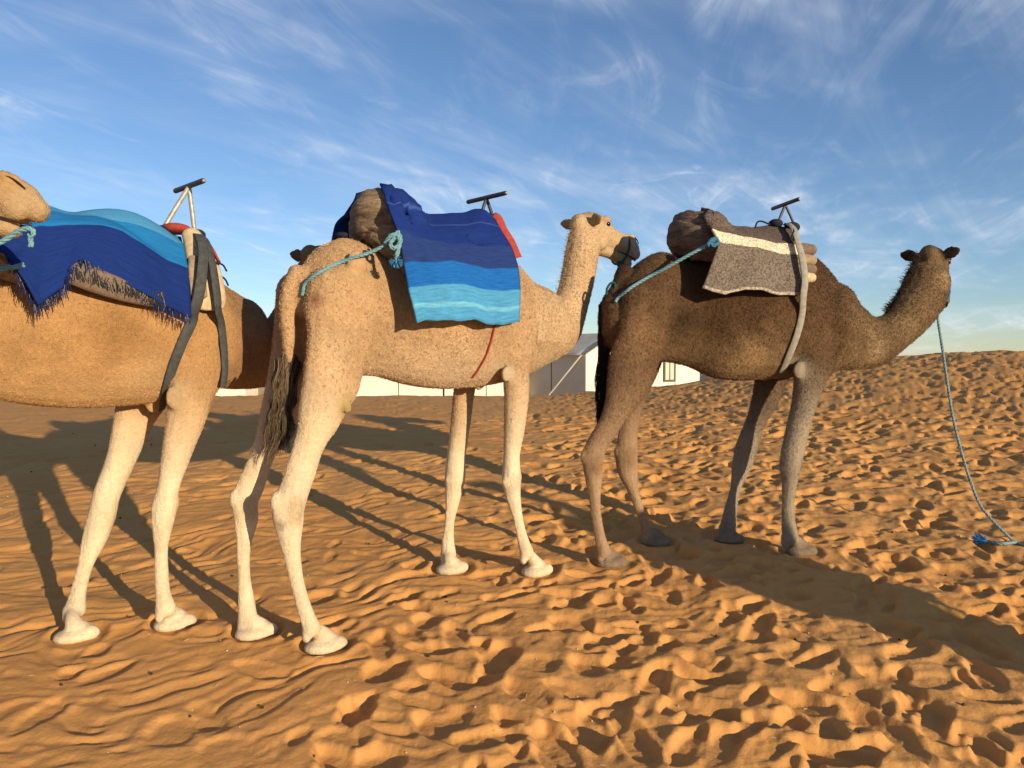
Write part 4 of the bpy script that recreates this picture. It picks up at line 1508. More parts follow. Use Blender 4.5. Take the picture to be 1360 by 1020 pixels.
for k, ft in (('hind_near', F2h[0]), ('hind_far', F2h[1]), ('fore_near', F2f[0]), ('fore_far', F2f[1])):
    sp = recolour(spec2[k], [b4, b4, (b4 + l4) / 2, l4, l4]); sp['P'] = sp['P'].copy()
    q = f4.wor(f2.loc(ft)); q[2] = float(base_z(q[0], q[1]))
    sp['P'][:, 2] += (q[2] - f4.O[2] - f2.loc(ft)[2]) * np.linspace(0, 1, len(sp['P']))
    spec4[k] = sp; feet4[k] = q
tail4 = dict(tail1, col=spread(b4, len(tail2['P'])))
camel4 = build_camel(f4, PAL4, tr4, spec4, nk4, head4, feet4, 'camel whose haltered muzzle reaches in beside the navy blue blanket', tail4, seed=4, count=70000, curl=.3, length=.35)


# ------------------------------------------------------------------ tack: saddles, blankets, straps, ropes


def bvh_of(root):
    b = [c for c in root.children if c.name.split('.')[0] == 'body'][0]
    m = np.array(Matrix.Translation(root.location) @ root.rotation_euler.to_matrix().to_4x4())
    n = len(b.data.vertices)
    co = np.empty(n * 3, np.float32)
    b.data.vertices.foreach_get('co', co)
    V = co.reshape(-1, 3) @ m[:3, :3].T + m[:3, 3]
    return BVHTree.FromPolygons([tuple(v) for v in V], [tuple(p.vertices) for p in b.data.polygons])


BV1, BV2, BV3, BV4 = bvh_of(camel1), bvh_of(camel2), bvh_of(camel3), bvh_of(camel4)


def drape(bv, fr, pts, off=.012, s_fallback=.3):
    """pixels -> points lying on the camel's side (or in the upright plane s where the side is missed); with outward normals"""
    P, N = [], []
    for q in pts:
        r = ray(q[0], q[1])
        s = q[2] if len(q) > 2 else None
        hit = bv.ray_cast(Vector(CAM), Vector(r).normalized()) if s is None else (None,)
        if hit[0] is not None:
            n = np.array(hit[1])
            if n @ r > 0: n = -n
            P.append(np.array(hit[0]) + n * off); N.append(n)
        else:
            P.append(fr.pt(q[0], q[1], s_fallback if s is None else s)); N.append(fr.right)
    return np.array(P), np.array(N)


def ribbon(P, N, w, t=.004, sub=5):
    P = np.asarray(P, float)
    w = np.full(len(P), w) if np.isscalar(w) else np.asarray(w)
    D = catmull(np.concatenate([P, N, w[:, None]], 1), sub)
    P, N, w = D[:, :3], D[:, 3:6], D[:, 6]
    N = N / np.linalg.norm(N, axis=1)[:, None]
    T = np.gradient(P, axis=0); T /= np.linalg.norm(T, axis=1)[:, None]
    S = np.cross(T, N); S /= np.linalg.norm(S, axis=1)[:, None]
    R = np.stack([P + S * w[:, None] / 2, P + N * t + S * w[:, None] * .42, P + N * t - S * w[:, None] * .42, P - S * w[:, None] / 2, P - N * t * .5 - S * w[:, None] * .42, P - N * t * .5 + S * w[:, None] * .42], 1)
    return ring_loft(R)


def push_out(bv, V, off):
    """lift sheet points that dip into the camel"""
    V = np.array(V, float)
    for i in range(len(V)):
        p, n, _, d = bv.find_nearest(Vector(V[i]), .5)
        if p is None: continue
        n = np.array(n); k = (V[i] - np.array(p)) @ n
        if k < off:
            V[i] = np.array(p) + n * off
    return V


def sheet(fr, rows, svals, nu, nv, bv=None, off=.02, fold=0.0, seed=1, mirror=True, both=1.0, roll=None):
    """a cloth laid over the back: rows of pixel polylines from the crest down the near side, mirrored onto the far side.
    Returns V, F, u, v (v runs 0 at the crest to 1 at the near hem; beyond the crest it is negative)"""
    rr = [resample(np.asarray(r, float), nu) for r in rows]
    L = np.array([[fr.loc(fr.pt(x, y, s if np.isscalar(s) else np.interp(i / (nu - 1), np.linspace(0, 1, len(s)), s))) for i, (x, y) in enumerate(r)] for r, s in zip(rr, svals)])   # rows, nu, 3
    vr = np.linspace(0, 1, len(rows))
    vv = np.linspace(0, 1, nv)
    G = np.empty((nv, nu, 3))
    for i in range(nu):
        G[:, i] = np.stack([np.interp(vv, vr, L[:, i, k]) for k in range(3)], 1)
    # round the kinks between rows off
    for _ in range(3):
        G[1:-1] = .5 * G[1:-1] + .25 * (G[:-2] + G[2:])
    if mirror:
        Far = G[1:][::-1].copy(); Far[..., 1] *= -1
        Far[..., 2] = Far[..., 2] * both + (1 - both) * G[0, :, 2]
        A = np.concatenate([Far, G], 0)
        va = np.r_[-vv[1:][::-1], vv]
    else:
        A, va = G, vv
    W = fr.wor(A)
    nr = len(va)
    U = np.tile(np.linspace(0, 1, nu), (nr, 1)); VV = np.tile(va[:, None], (1, nu))
    if fold:
        w = fbm(U * 3.2 + seed, VV * 1.3, seed, 3) * fold + .35 * fold * np.sin(U * 11 + 3 * VV + seed)
        dirn = fr.right * np.sign(VV)[..., None]
        W = W + dirn * (w * np.clip(np.abs(VV) * 1.5 - .15, 0, 1))[..., None]
        W[..., 2] += .006 * fbm(U * 6, VV * 4, seed + 3, 2)
    V = W.reshape(-1, 3)
    for it in range(3):
        for b_, o_ in ((bv, off), (roll, .028)):
            if b_ is not None:
                V = push_out(b_, V, o_)
        if it < 2:
            G2 = V.reshape(nr, nu, 3)
            G2[1:-1, 1:-1] = .4 * G2[1:-1, 1:-1] + .15 * (G2[:-2, 1:-1] + G2[2:, 1:-1] + G2[1:-1, :-2] + G2[1:-1, 2:])
            V = G2.reshape(-1, 3)
    Fc = [(j * nu + i, j * nu + i + 1, (j + 1) * nu + i + 1, (j + 1) * nu + i) for j in range(nr - 1) for i in range(nu - 1)]
    return V, Fc, U.ravel(), VV.ravel()


def thicken(o, t):
    m = o.modifiers.new('thick', 'SOLIDIFY'); m.thickness = t; m.offset = 0
    return o


def cloth_mat(name, stops, streak=.25, weave=260, rough=.95, wb=.5, speck=0.0):
    """stops: (v, colour) hard bands along the sheet's v; streaks run along u"""
    m, nt, b = mat_new(name, rough, .08)
    av = nt.nodes.new('ShaderNodeAttribute'); av.attribute_name = 'bv'
    au = nt.nodes.new('ShaderNodeAttribute'); au.attribute_name = 'bu'
    ab = nt.nodes.new('ShaderNodeMath'); ab.operation = 'ABSOLUTE'
    nt.links.new(av.outputs['Fac'], ab.inputs[0])
    cmb = nt.nodes.new('ShaderNodeCombineXYZ')
    nt.links.new(au.outputs['Fac'], cmb.inputs[0]); nt.links.new(av.outputs['Fac'], cmb.inputs[1])
    mp = nt.nodes.new('ShaderNodeMapping'); mp.inputs['Scale'].default_value = (9, 75, 1)
    nt.links.new(cmb.outputs[0], mp.inputs['Vector'])
    n1 = noise(nt, 1.0, 5, .6, mp.outputs[0])
    wob = noise(nt, 7.0, 2, .5, cmb.outputs[0])
    ad = nt.nodes.new('ShaderNodeMath'); ad.operation = 'MULTIPLY_ADD'
    nt.links.new(wob, ad.inputs[0]); ad.inputs[1].default_value = .008; nt.links.new(ab.outputs[0], ad.inputs[2])
    cr = nt.nodes.new('ShaderNodeValToRGB')
    cr.color_ramp.interpolation = 'LINEAR'
    el = cr.color_ramp.elements
    while len(el) > 1: el.remove(el[-1])
    el[0].position = 0; el[0].color = (*stops[0][1], 1)
    for (v0, c0), (v1, c1) in zip(stops[:-1], stops[1:]):
        e = el.new(max(0, v1 - .004)); e.color = (*c0, 1)
        e = el.new(min(1, v1 + .004)); e.color = (*c1, 1)
    nt.links.new(ad.outputs[0], cr.inputs[0])
    c = mixcol(nt, 1.0, cr.outputs['Color'], mixcol(nt, maprange(nt, n1, .3, .7, 0, 1), (1 - streak,) * 3, (1 + streak,) * 3), 'MULTIPLY')
    v = objvec(nt)
    c = mixcol(nt, maprange(nt, noise(nt, 130, 3, .7, v), .5, .75, 0, .35), c, mixcol(nt, 1.0, c, (1.6, 1.55, 1.45), 'MULTIPLY'))
    if speck:
        c = mixcol(nt, 1.0, c, mixcol(nt, maprange(nt, noise(nt, 85, 4, .7, v), .38, .62, 0, 1), (1 - speck,) * 3, (1 + speck,) * 3), 'MULTIPLY')
    nt.links.new(c, b.inputs['Base Color'])
    p = bump(nt, b, n1, wb, .006)
    bump(nt, b, noise(nt, weave, 3, .6, v), .5, .003, p)
    return m


NAVY, MIDB, CYAN, PALE = (.010, .027, .145), (.011, .10, .33), (.058, .235, .41), (.115, .34, .47)
NAVY2 = (.016, .036, .135)
M['stripe_blanket'] = cloth_mat('striped_blue_wool', [(0, NAVY), (.155, (.04, .075, .25)), (.165, NAVY), (.40, NAVY2), (.60, MIDB), (.795, CYAN), (.90, PALE), (.925, CYAN)], .22)
M['navy_blanket'] = cloth_mat('navy_and_teal_wool', [(0, CYAN), (.33, (.015, .15, .36)), (.667, (.009, .026, .135))], .18)
M['grey_felt'] = cloth_mat('grey_brown_felt', [(0, (.105, .078, .06)), (.385, (.55, .46, .32)), (.645, (.135, .108, .085)), (.985, (.36, .32, .26))], .10, 120, .95, .25, .5)


ROLL = {}


def saddle_root(fr, label):
    r = empty('riding_saddle', tuple(fr.O), fr.h)
    tag(r, label, 'saddle', 'riding saddles on the camels')
    return r


def u_roll(fr, root, px, py, hw, hh, spread_s, length, mat, drop=.10, steep=False, name='saddle_roll', bv=None, crease=.012):
    """stuffed horseshoe roll that bends round behind the hump"""
    L = fr.loc(fr.pt(px, py, 0))
    path = []
    for sg in (1, -1):
        seg = [(length, spread_s * .95, -drop - .14), (length * .55, spread_s * .9, -drop - .05), (.055, spread_s * .6, -.02)]
        if steep:
            seg = [(.20, spread_s * .95, -.34), (.11, spread_s * .9, -.17), (.045, spread_s * .6, -.04)]
        path += [(L[0] + a, sg * b, L[2] + c) for a, b, c in (seg if sg == 1 else seg[::-1])]
        if sg == 1:
            path.append((L[0], 0, L[2] + .005))
    P = catmull(np.array(path), 14)
    n = len(P)
    q = np.abs(np.linspace(-1, 1, n))
    tp = 1 - .5 * sstep(.35, .95, q)
    k = 56
    V, Fc = tube(fr.wor(P), hh * tp, hw * tp, hint=(0, 0, 1), k=k)
    # wrapped cloth: folds run along the roll, with lumps of stuffing between
    m = len(V) // k
    ph = np.tile(np.arange(k), m) * 2 * math.pi / k
    row = np.repeat(np.arange(m), k) / m
    cen = V.reshape(-1, k, 3).mean(1).repeat(k, 0)
    d = V - cen
    lump = fbm(np.cos(ph) * 2.3 + 5 + row * 6, np.sin(ph) * 2.3 + row * 3, int(abs(px)) % 90, 4, .55) * .10
    rs = np.random.default_rng(abs(int(px)))
    cut = np.zeros(len(V))
    for c0 in np.linspace(0, 2 * math.pi, 9, endpoint=False) + rs.normal(size=9) * .2:
        w0 = c0 + .22 * np.sin(row * 9 + c0 * 3)
        dd = np.abs((ph - w0 + math.pi) % (2 * math.pi) - math.pi)
        cut += np.exp(-(dd / .07) ** 2) * (.35 + .65 * np.abs(np.sin(row * 7 + c0)))
    V = cen + d * (1 + lump - .15 * np.minimum(cut, 1.2))[:, None]
    roll = Bag().add(V, Fc).obj(name, mat, root)
    ROLL[root.name] = BVHTree.FromPolygons([tuple(v) for v in V], [tuple(f) for f in Fc])
    return roll


def handle(fr, root, px, py, feet, half=.165, rbar=.013, rpost=.011, post_mat='steel', tilt=0.0):
    c = fr.pt(px, py, 0)
    a, b = c - fr.right * half + fr.up * tilt, c + fr.right * half - fr.up * tilt
    h = Bag().add(*tube(np.array([a, c, b]), rbar, hint=(0, 0, 1), k=14)).obj('handle_bar', M['iron'], root)
    Bag().add(*tube(np.array([b + fr.right * .004, b + fr.right * .0125]), rbar * .62, hint=(0, 0, 1), k=12, cap=False)).obj('open_end', M['steel'], h)
    for (fx, fy) in feet:
        p = fr.pt(fx, fy, 0)
        Bag().add(*tube(np.array([c - fr.up * .004, (c + p) / 2, p]), rpost, hint=fr.right, k=10)).obj('handle_post', M[post_mat], root)


def cushion(fr, root, name, cuts, mat, bulge=.5):
    sp = limb(fr, [(a, b, y, s, q) for (a, b, y, s, q) in cuts], C4((.5, .4, .3), 0))
    V, Fc, _ = tube(fr.wor(sp['P']), sp['ra'], sp['rb'], hint=fr.right, k=16, sub=3, col=sp['col'])
    return Bag().add(V, Fc).obj(name, mat, root)


# ---- pale camel: saddle, striped blanket, crupper rope
s2 = saddle_root(f2, 'saddle with brown sackcloth roll and dark T-handle under the striped blue blanket')
u_roll(f2, s2, 494, 291, .10, .150, .17, .24, M['roll_tan'], .09, True)
Bag().add(*blob(f2.pt(453, 313, -.04), (f2.fwd, f2.right, f2.up), (.03, .05, .018))).obj('saddle_pad', M['black_cloth'], s2)
handle(f2, s2, 646, 262.5, [(640, 282), (656, 292)], half=.165, post_mat='iron', rpost=.010)
P, N = drape(BV2, f2, [(654, 286, .03), (662, 293, .06), (670, 308, .10), (680, 325, .13), (688, 342, .16)], .01)
Bag().add(*ribbon(P, np.tile(f2.right - f2.up * .2, (len(P), 1)), [.06, .075, .065, .065, .06], .006)).obj('red_strap', M['red'], s2)
P, N = drape(BV2, f2, [(657, 428), (651, 452), (645, 470), (637, 485), (627, 500)], .008)
twisted_rope(P, .006).obj('girth_cord', M['red'], s2)

rows2 = [[(505, 253), (526, 263), (543, 266), (557, 276), (570, 284), (595, 283), (618, 281), (631, 277), (644, 277), (655, 286)],
         [(516, 276), (545, 290), (575, 306), (610, 306), (640, 302), (665, 307)],
         [(528, 303), (560, 317), (600, 324), (640, 326), (678, 328)],
         [(538, 350), (570, 349), (602, 348), (620, 351), (644, 358), (665, 358), (687, 357)],
         [(543, 383), (580, 379), (614, 378), (635, 383), (652, 387), (690, 386)],
         [(553, 429), (565, 426), (590, 426), (630, 425), (645, 431), (670, 431), (690, 427)]]
V, Fc, bu, bvv = sheet(f2, rows2, [0.0, [.25, .24, .22, .20, .16], [.31, .32, .31, .30, .24], [.33, .375, .385, .38, .32], [.36, .40, .405, .40, .35], [.385, .41, .415, .41, .37]], 56, 44, BV2, .03, .020, 3, roll=ROLL[s2.name])
bl2 = mesh_obj('camel_blanket', V, Fc, M['stripe_blanket'], None, True, dict(bu=bu, bv=bvv))
thicken(bl2, .012)
tag(bl2, 'navy blue blanket with bright and pale blue stripes draped over the pale camel', 'blanket', 'saddle blankets')

P, N = drape(BV2, f2, [(404, 392), (408, 378), (416, 370), (428, 363), (450, 352), (473, 342), (492, 335, .26), (508, 327, .30), (521, 318, .335)], .012)
rope2 = empty('crupper_rope', tuple(P[0]), 0)
twisted_rope(P, .0095).obj('rope_length', M['rope_teal'], rope2)
K = [f2.pt(x, y, s) for x, y, s in ((512, 322, .33), (519, 313, .36), (527, 312, .37), (531, 322, .37), (524, 330, .37), (518, 324, .36), (524, 316, .37))]
twisted_rope(np.array(K), .011).obj('knot', M['rope_teal'], rope2)
twisted_rope(np.array([f2.pt(x, y, s) for x, y, s in ((528, 308, .35), (532, 318, .37), (529, 330, .375), (527, 340, .37), (526, 348, .37))]), .012).obj('rope_tail', M['rope_teal'], rope2)
e0 = f2.pt(526, 346, .37)
rs = np.random.default_rng(3)
dd = rs.normal(size=(160, 3)); dd[:, 2] -= 1.0; dd /= np.linalg.norm(dd, axis=1)[:, None]
strands('frayed_end', np.stack([np.tile(e0, (160, 1)), e0 + dd * .018, e0 + dd * .034 + [0, 0, -.004]], 1), .0022, .0012, np.tile([[.04, .16, .30]], (160, 1)) * rs.uniform(.6, 1.6, (160, 1)), M['hair'], rope2)
tag(rope2, 'teal rope with frayed blue end tied from the sackcloth roll to the pale camel\'s tail', 'rope', 'ropes on the camels')

# ---- dark camel: saddle, felt blanket, girth strap, crupper
s3 = saddle_root(f3, 'saddle with smooth brown roll and small dark T-handle on the dark brown camel')
u_roll(f3, s3, 910, 313, .105, .148, .17, .28, M['roll_brown'], .04)
handle(f3, s3, 1043, 271, [(1032, 299), (1056, 301)], half=.155, rbar=.0125, rpost=.0085, post_mat='iron')
rows3 = [[(925, 284), (944, 290), (963, 299), (997, 302), (1013, 301), (1030, 299), (1052, 302)],
         [(944, 303), (970, 310), (998, 314), (1030, 321), (1057, 323)],
         [(955, 322), (980, 327), (1005, 330), (1036, 338), (1060, 340)],
         [(933, 383), (948, 388), (964, 391), (988, 384), (1013, 386), (1034, 392), (1068, 391)]]
V, Fc, bu, bvv = sheet(f3, rows3, [0.0, [.31, .28, .27, .26], [.34, .33, .325, .31], [.37, .385, .385, .37]], 48, 37, BV3, .03, .012, 5, roll=ROLL[s3.name])
bl3 = mesh_obj('camel_blanket', V, Fc, M['grey_felt'], None, True, dict(bu=bu, bv=bvv))
thicken(bl3, .014)
tag(bl3, 'grey-brown felt blanket with a cream stripe over the dark camel\'s back', 'blanket', 'saddle blankets')
for i, (cy, m_, r_) in enumerate(((332, 'canvas_brown', 9), (346, 'burlap', 9), (358, 'canvas_brown', 9), (369, 'burlap_pale', 8))):
    s_ = .17 + .03 * i
    p = f3.pt(1070, cy, s_); k = f3.scale(p)
    Bag().add(*tube(np.array([p - f3.fwd * .10, p - f3.fwd * .02, p + f3.fwd * .035]), np.array([r_, r_, r_ * .85]) * k, np.array([r_, r_, r_ * .85]) * k * 1.3, hint=f3.up, k=14, sub=3)).obj('pad_roll', M[m_], s3)
P, N = drape(BV3, f3, [(1046, 297, .05), (1054, 304, .20), (1060, 322, .32), (1066, 345, .375), (1069, 372, .39), (1067, 392, .40), (1063, 418), (1056, 446), (1046, 472), (1037, 493)], .014)
N = np.tile(f3.right, (len(P), 1)); N[0] = f3.up; N[1] = (f3.up + f3.right) / 1.4
Bag().add(*ribbon(P, N, .046, .005)).obj('girth_strap', M['strap_pale'], s3)
P, N = drape(BV3, f3, [(1042, 300, .03), (1050, 300, .12), (1056, 307, .22), (1052, 318, .30)], .014)
Bag().add(*ribbon(P, N, .035, .006)).obj('tie_cloth', M['black_cloth'], s3)
twisted_rope(np.array([f3.pt(x, y, .04) for x, y in ((1003, 302), (1006, 295), (1012, 294), (1020, 297), (1030, 300))]), .006).obj('tie_cord', M['black_cloth'], s3)
Bag().add(*blob(f3.pt(1030, 297, .03), (f3.fwd, f3.right, f3.up), (.045, .05, .03))).obj('handle_binding', M['black_cloth'], s3)
Bag().add(*blob(f3.pt(1052, 302, .03), (f3.fwd, f3.right, f3.up), (.05, .05, .035))).obj('handle_binding', M['black_cloth'], s3)

P, N = drape(BV3, f3, [(818, 402), (823, 396), (836, 386), (850, 377), (866, 367), (884, 356, .22), (907, 343, .27), (929, 331, .31), (946, 322, .345), (953, 318, .35)], .012)
rope3 = empty('crupper_rope', tuple(P[0]), 0)
twisted_rope(P, .0105).obj('rope_length', M['rope_teal'], rope3)
K = [f3.pt(x, y, .36) for x, y in ((940, 326), (944, 319), (951, 317), (954, 322), (948, 326), (943, 322), (950, 319))]
twisted_rope(np.array(K), .012).obj('knot', M['rope_blue'], rope3)
tag(rope3, 'bright teal rope running from the dark camel\'s saddle to its tail', 'rope', 'ropes on the camels')

# ---- tan camel: saddle, folded navy blanket, straps
s1 = saddle_root(f1, 'saddle with tall steel-legged T-handle and black girth straps on the tan camel')
lr = f2.loc(f2.pt(493, 291, 0))
pj = project(f1.wor(lr))
u_roll(f1, s1, pj[0], pj[1] + 30, .10, .13, .24, .26, M['burlap'], .09)
handle(f1, s1, 251, 247, [(215, 307), (259, 312)], half=.165, rbar=.0135, rpost=.0115, post_mat='steel')
rows1 = [[(-40, 292), (5, 288), (40, 275), (65, 273), (87, 282), (120, 285), (140, 289), (160, 301), (180, 300), (217, 305), (240, 316)],
         [(-40, 299), (5, 296), (40, 283), (70, 281), (95, 288), (125, 290), (150, 297), (172, 308), (198, 318), (225, 323), (243, 326)],
         [(-40, 315), (6, 311), (30, 305), (55, 298), (85, 296), (110, 296), (140, 299), (165, 305), (195, 328), (225, 346), (250, 357)],
         [(-40, 318), (8, 337), (26, 364), (50, 406), (84, 382), (93, 358), (110, 344), (140, 363), (175, 382), (217, 406), (253, 421)]]
V, Fc, bu, bvv = sheet(f1, rows1, [0.0, [.12, .14, .15, .15, .13], [.24, .28, .30, .30, .27], [.34, .39, .405, .405, .37]], 80, 37, BV1, .03, .030, 8, roll=ROLL[s1.name])
bl1 = mesh_obj('camel_blanket', V, Fc, M['navy_blanket'], None, True, dict(bu=bu, bv=bvv))
thicken(bl1, .012)
tag(bl1, 'bunched navy blanket with bright blue top stripes and ragged fringe on the tan camel', 'blanket', 'saddle blankets')
hem = resample(np.array([f1.pt(x, y, s) for (x, y), s in zip(rows1[3][1:], np.linspace(.37, .41, 10))]), 420)
rs = np.random.default_rng(12)
hem = hem + rs.normal(size=hem.shape) * .004
dn = np.array([0, 0, -1.0]) + rs.normal(size=hem.shape) * .25
ln = rs.uniform(.02, .05, (len(hem), 1))
cl = np.where(rs.random((len(hem), 1)) < .8, [[.012, .022, .085]], [[.14, .14, .17]])
strands('fringe', np.stack([hem, hem + dn * ln * .5, hem + dn * ln + f1.right * .003], 1), .0016, .0009, cl, M['hair'], bl1)
# rolled mat under the blanket
P = np.array([f1.pt(x, y, s) for x, y, s in ((96, 362, .36), (120, 370, .375), (150, 381, .385), (185, 391, .385), (214, 401, .375))])
mat_roll = Bag().add(*tube(P, [.050, .055, .052, .048, .03], [.028, .030, .030, .028, .02], hint=(0, 0, 1), k=16, sub=4)).obj('rolled_mat', M['canvas_brown'])
tag(mat_roll, 'rolled grey-brown striped mat peeking out below the navy blanket', 'mat')
Pq = resample(P, 260)
cl = np.where(rs.random((260, 1)) < .7, [[.035, .033, .034]], [[.17, .14, .10]])
side = f1.right * .032
strands('mat_thread', np.stack([Pq + side * .6 + [0, 0, .03], Pq + side + [0, 0, .0], Pq + side * .95 + [0, 0, -.022]] + rs.normal(size=(3, 260, 3)) * .006, 1), .0022, .0018, cl, M['hair'], mat_roll)['kind'] = 'stuff'
cushion(f1, s1, 'pad', [(240, 268, 312, .10, .8), (244, 284, 330, .16, .6), (249, 292, 352, .22, .45), (254, 298, 375, .26, .4), (258, 301, 396, .28, .35), (262, 299, 408, .28, .3)], M['burlap_pale'])
cushion(f1, s1, 'pad', [(250, 272, 345, .25, .5), (250, 274, 370, .30, .45), (252, 276, 392, .32, .4)], M['burlap'])
Bag().add(*blob(f1.pt(233, 304, .02), (f1.fwd, f1.right, f1.up), (.075, .085, .028))).obj('seat_pad', M['red'], s1)
Bag().add(*blob(f1.pt(214, 304, .02), (f1.fwd, f1.right, f1.up), (.035, .05, .018))).obj('handle_binding', M['black_cloth'], s1)
Bag().add(*blob(f1.pt(262, 312, .03), (f1.fwd, f1.right, f1.up), (.04, .05, .03))).obj('handle_binding', M['black_cloth'], s1)
P, N = drape(BV1, f1, [(256, 307, .06), (266, 316, .20), (270, 336, .30), (268, 366, .355), (263, 396, .355), (258, 412, .33), (251, 428), (240, 452), (227, 486), (218, 518), (212, 543)], .016)
N = np.tile(f1.right, (len(P), 1)); N[0] = f1.up; N[1] = (f1.up + f1.right) / 1.4
Bag().add(*ribbon(P, N, [.045, .052, .054, .054, .054, .054, .054, .05, .048, .044, .036], .005)).obj('girth_strap', M['strap_dark'], s1)
P, N = drape(BV1, f1, [(260, 310, .06), (272, 320, .20), (281, 345, .30), (286, 375, .335), (289, 400, .335), (290, 413, .31), (292, 432), (294, 465), (295, 492), (296, 514, .29)], .016)
N = np.tile(f1.right * .9 + f1.fwd * .3, (len(P), 1)); N[0] = f1.up; N[1] = (f1.up + f1.right) / 1.4
Bag().add(*ribbon(P, N, [.045, .05, .05, .05, .05, .05, .05, .047, .044, .04], .005)).obj('chest_strap', M['strap_dark'], s1)
P = np.array([f1.pt(x, y, s) for x, y, s in ((268, 316, .16), (282, 332, .22), (291, 348, .24))])
Bag().add(*ribbon(P, np.tile(f1.right * .5 + f1.fwd, (3, 1)), .035, .008)).obj('red_strap', M['red'], s1)
for pts in (((281, 345), (288, 349), (296, 352), (301, 360)), ((284, 362), (292, 366), (299, 371), (303, 379)), ((262, 346), (268, 352), (276, 352), (281, 345))):
    twisted_rope(np.array([f1.pt(x, y, .30 - .06 * (x - 262) / 40) for x, y in pts]), .005).obj('tie_cord', M['black_cloth'], s1)
P = np.array([f1.pt(x, y, s) for x, y, s in ((-150, 420, .20), (-60, 385, .30), (0, 358, .36), (20, 355, .39), (30, 352, .38))])
r1o = twisted_rope(P, .012).obj('crupper_rope', M['rope_teal'])
tag(r1o, 'teal rope end below the haltered muzzle, leading back along the tan camel\'s flank', 'rope', 'ropes on the camels')

# ---- halters and leads
def muzzle_ring(hd, x, cz, hh, hw, R, mat, name, root, tilt=0.0):
    a = np.linspace(0, 2 * math.pi, 25)
    P = hd.w(np.stack([x + tilt * np.cos(a), hw * np.sin(a), cz + hh * np.cos(a)], -1))
    return twisted_rope(P, R).obj(name, M[mat], root)


hal2 = empty('halter', tuple(head2.pos), 0)
muzzle_ring(head2, .37, -.065, .102, .074, .008, 'rope_green', 'nose_loop', hal2, .02)
kn = head2.w((.36, -.02, -.168))
Bag().add(*blob(kn, head2.axes(), (.030, .026, .024))).obj('knot', M['rope_green'], hal2)
tag(hal2, 'dark green rope halter round the pale camel\'s jaw', 'halter', 'rope halters')
q = f3.pt(812, 396, .03)
d0, d1 = project(kn)[2], project(q)[2]
pp = [(829, 345), (827, 356), (823, 371), (819, 383), (812, 396)]
P = np.array([kn] + [CAM + ray(x, y) * (d0 + (d1 - d0) * t) for (x, y), t in zip(pp[1:], (.3, .6, .85, 1))])
lead2 = empty('lead_rope', tuple(P[-1]), 0)
twisted_rope(P, .0085).obj('rope_length', M['rope_green'], lead2)
twisted_rope(np.array([CAM + ray(x, y) * d1 for x, y in ((806, 392), (806, 384), (811, 376), (816, 376), (817, 383), (813, 391), (807, 395))]), .008).obj('loop', M['rope_green'], lead2)
tag(lead2, 'dark green lead tying the pale camel\'s jaw to the dark camel\'s tail', 'rope', 'ropes on the camels')

hal4 = empty('halter', tuple(head4.pos), 0)
muzzle_ring(head4, .375, -.06, .105, .072, .006, 'strap_dark', 'nose_loop', hal4, .03)
c4_ = project(head4.w((.36, 0, -.165)))
dp = c4_[2] - .05
twisted_rope(np.array([CAM + ray(x, y) * dp for x, y in ((-60, 350), (-20, 332), (2, 321), (14, 314), (24, 307), (34, 304))]), .0095).obj('rope_length', M['rope_teal'], hal4)
twisted_rope(np.array([CAM + ray(x, y) * dp for x, y in ((28, 306), (38, 303), (45, 308), (42, 314), (38, 311), (41, 318), (41, 327))]), .009).obj('knot', M['rope_teal'], hal4)
tag(hal4, 'dark loop and teal rope round the muzzle beside the navy blanket', 'halter', 'rope halters')

hal3 = empty('halter', tuple(head3.pos), 0)
muzzle_ring(head3, .37, -.065, .102, .074, .008, 'rope_blue', 'nose_loop', hal3, .02)
tag(hal3, 'blue rope halter round the dark camel\'s muzzle', 'halter', 'rope halters')
kn3 = head3.w((.36, 0, -.17))
dk = project(kn3)[2]
px3 = [(1248, 440), (1252, 465), (1257, 500), (1264, 545), (1271, 578), (1282, 618), (1291, 645), (1302, 671), (1318, 691), (1336, 709)]
gA = hit_sand(1352, 722, .012)
dg_ = project(gA)[2]
P = [kn3] + [CAM + ray(x, y) * (dk + (dg_ - dk) * t) for (x, y), t in zip(px3, np.linspace(.1, .96, len(px3)))] + [gA] + [hit_sand(x, y, .012) for x, y in ((1380, 730), (1430, 738), (1500, 752))]
lead3 = empty('lead_rope', tuple(gA), 0)
twisted_rope(np.array(P), .0105, step=.02).obj('rope_length', M['rope_pale'], lead3)
E = [hit_sand(x, y, .016) for x, y in ((1350, 720), (1336, 722), (1322, 721), (1311, 719))]
twisted_rope(np.array(E), .0125).obj('rope_tail', M['rope_pale'], lead3)
e0 = hit_sand(1311, 719, .02)
fr_dir = unit(hit_ground(1292, 717, .016) - e0) * .9 + np.array([0, 0, .12])
dd = rs.normal(size=(260, 3)) * .22 + fr_dir
strands('frayed_end', np.stack([np.tile(e0, (260, 1)), e0 + dd * .04, e0 + dd * .075 + rs.normal(size=(260, 3)) * .008], 1), .0026, .0016, np.tile([[.03, .14, .34]], (260, 1)) * rs.uniform(.5, 1.7, (260, 1)), M['hair'], lead3)
tag(lead3, 'slack blue-grey lead rope hanging from the dark camel to the sand', 'rope', 'ropes on the camels')


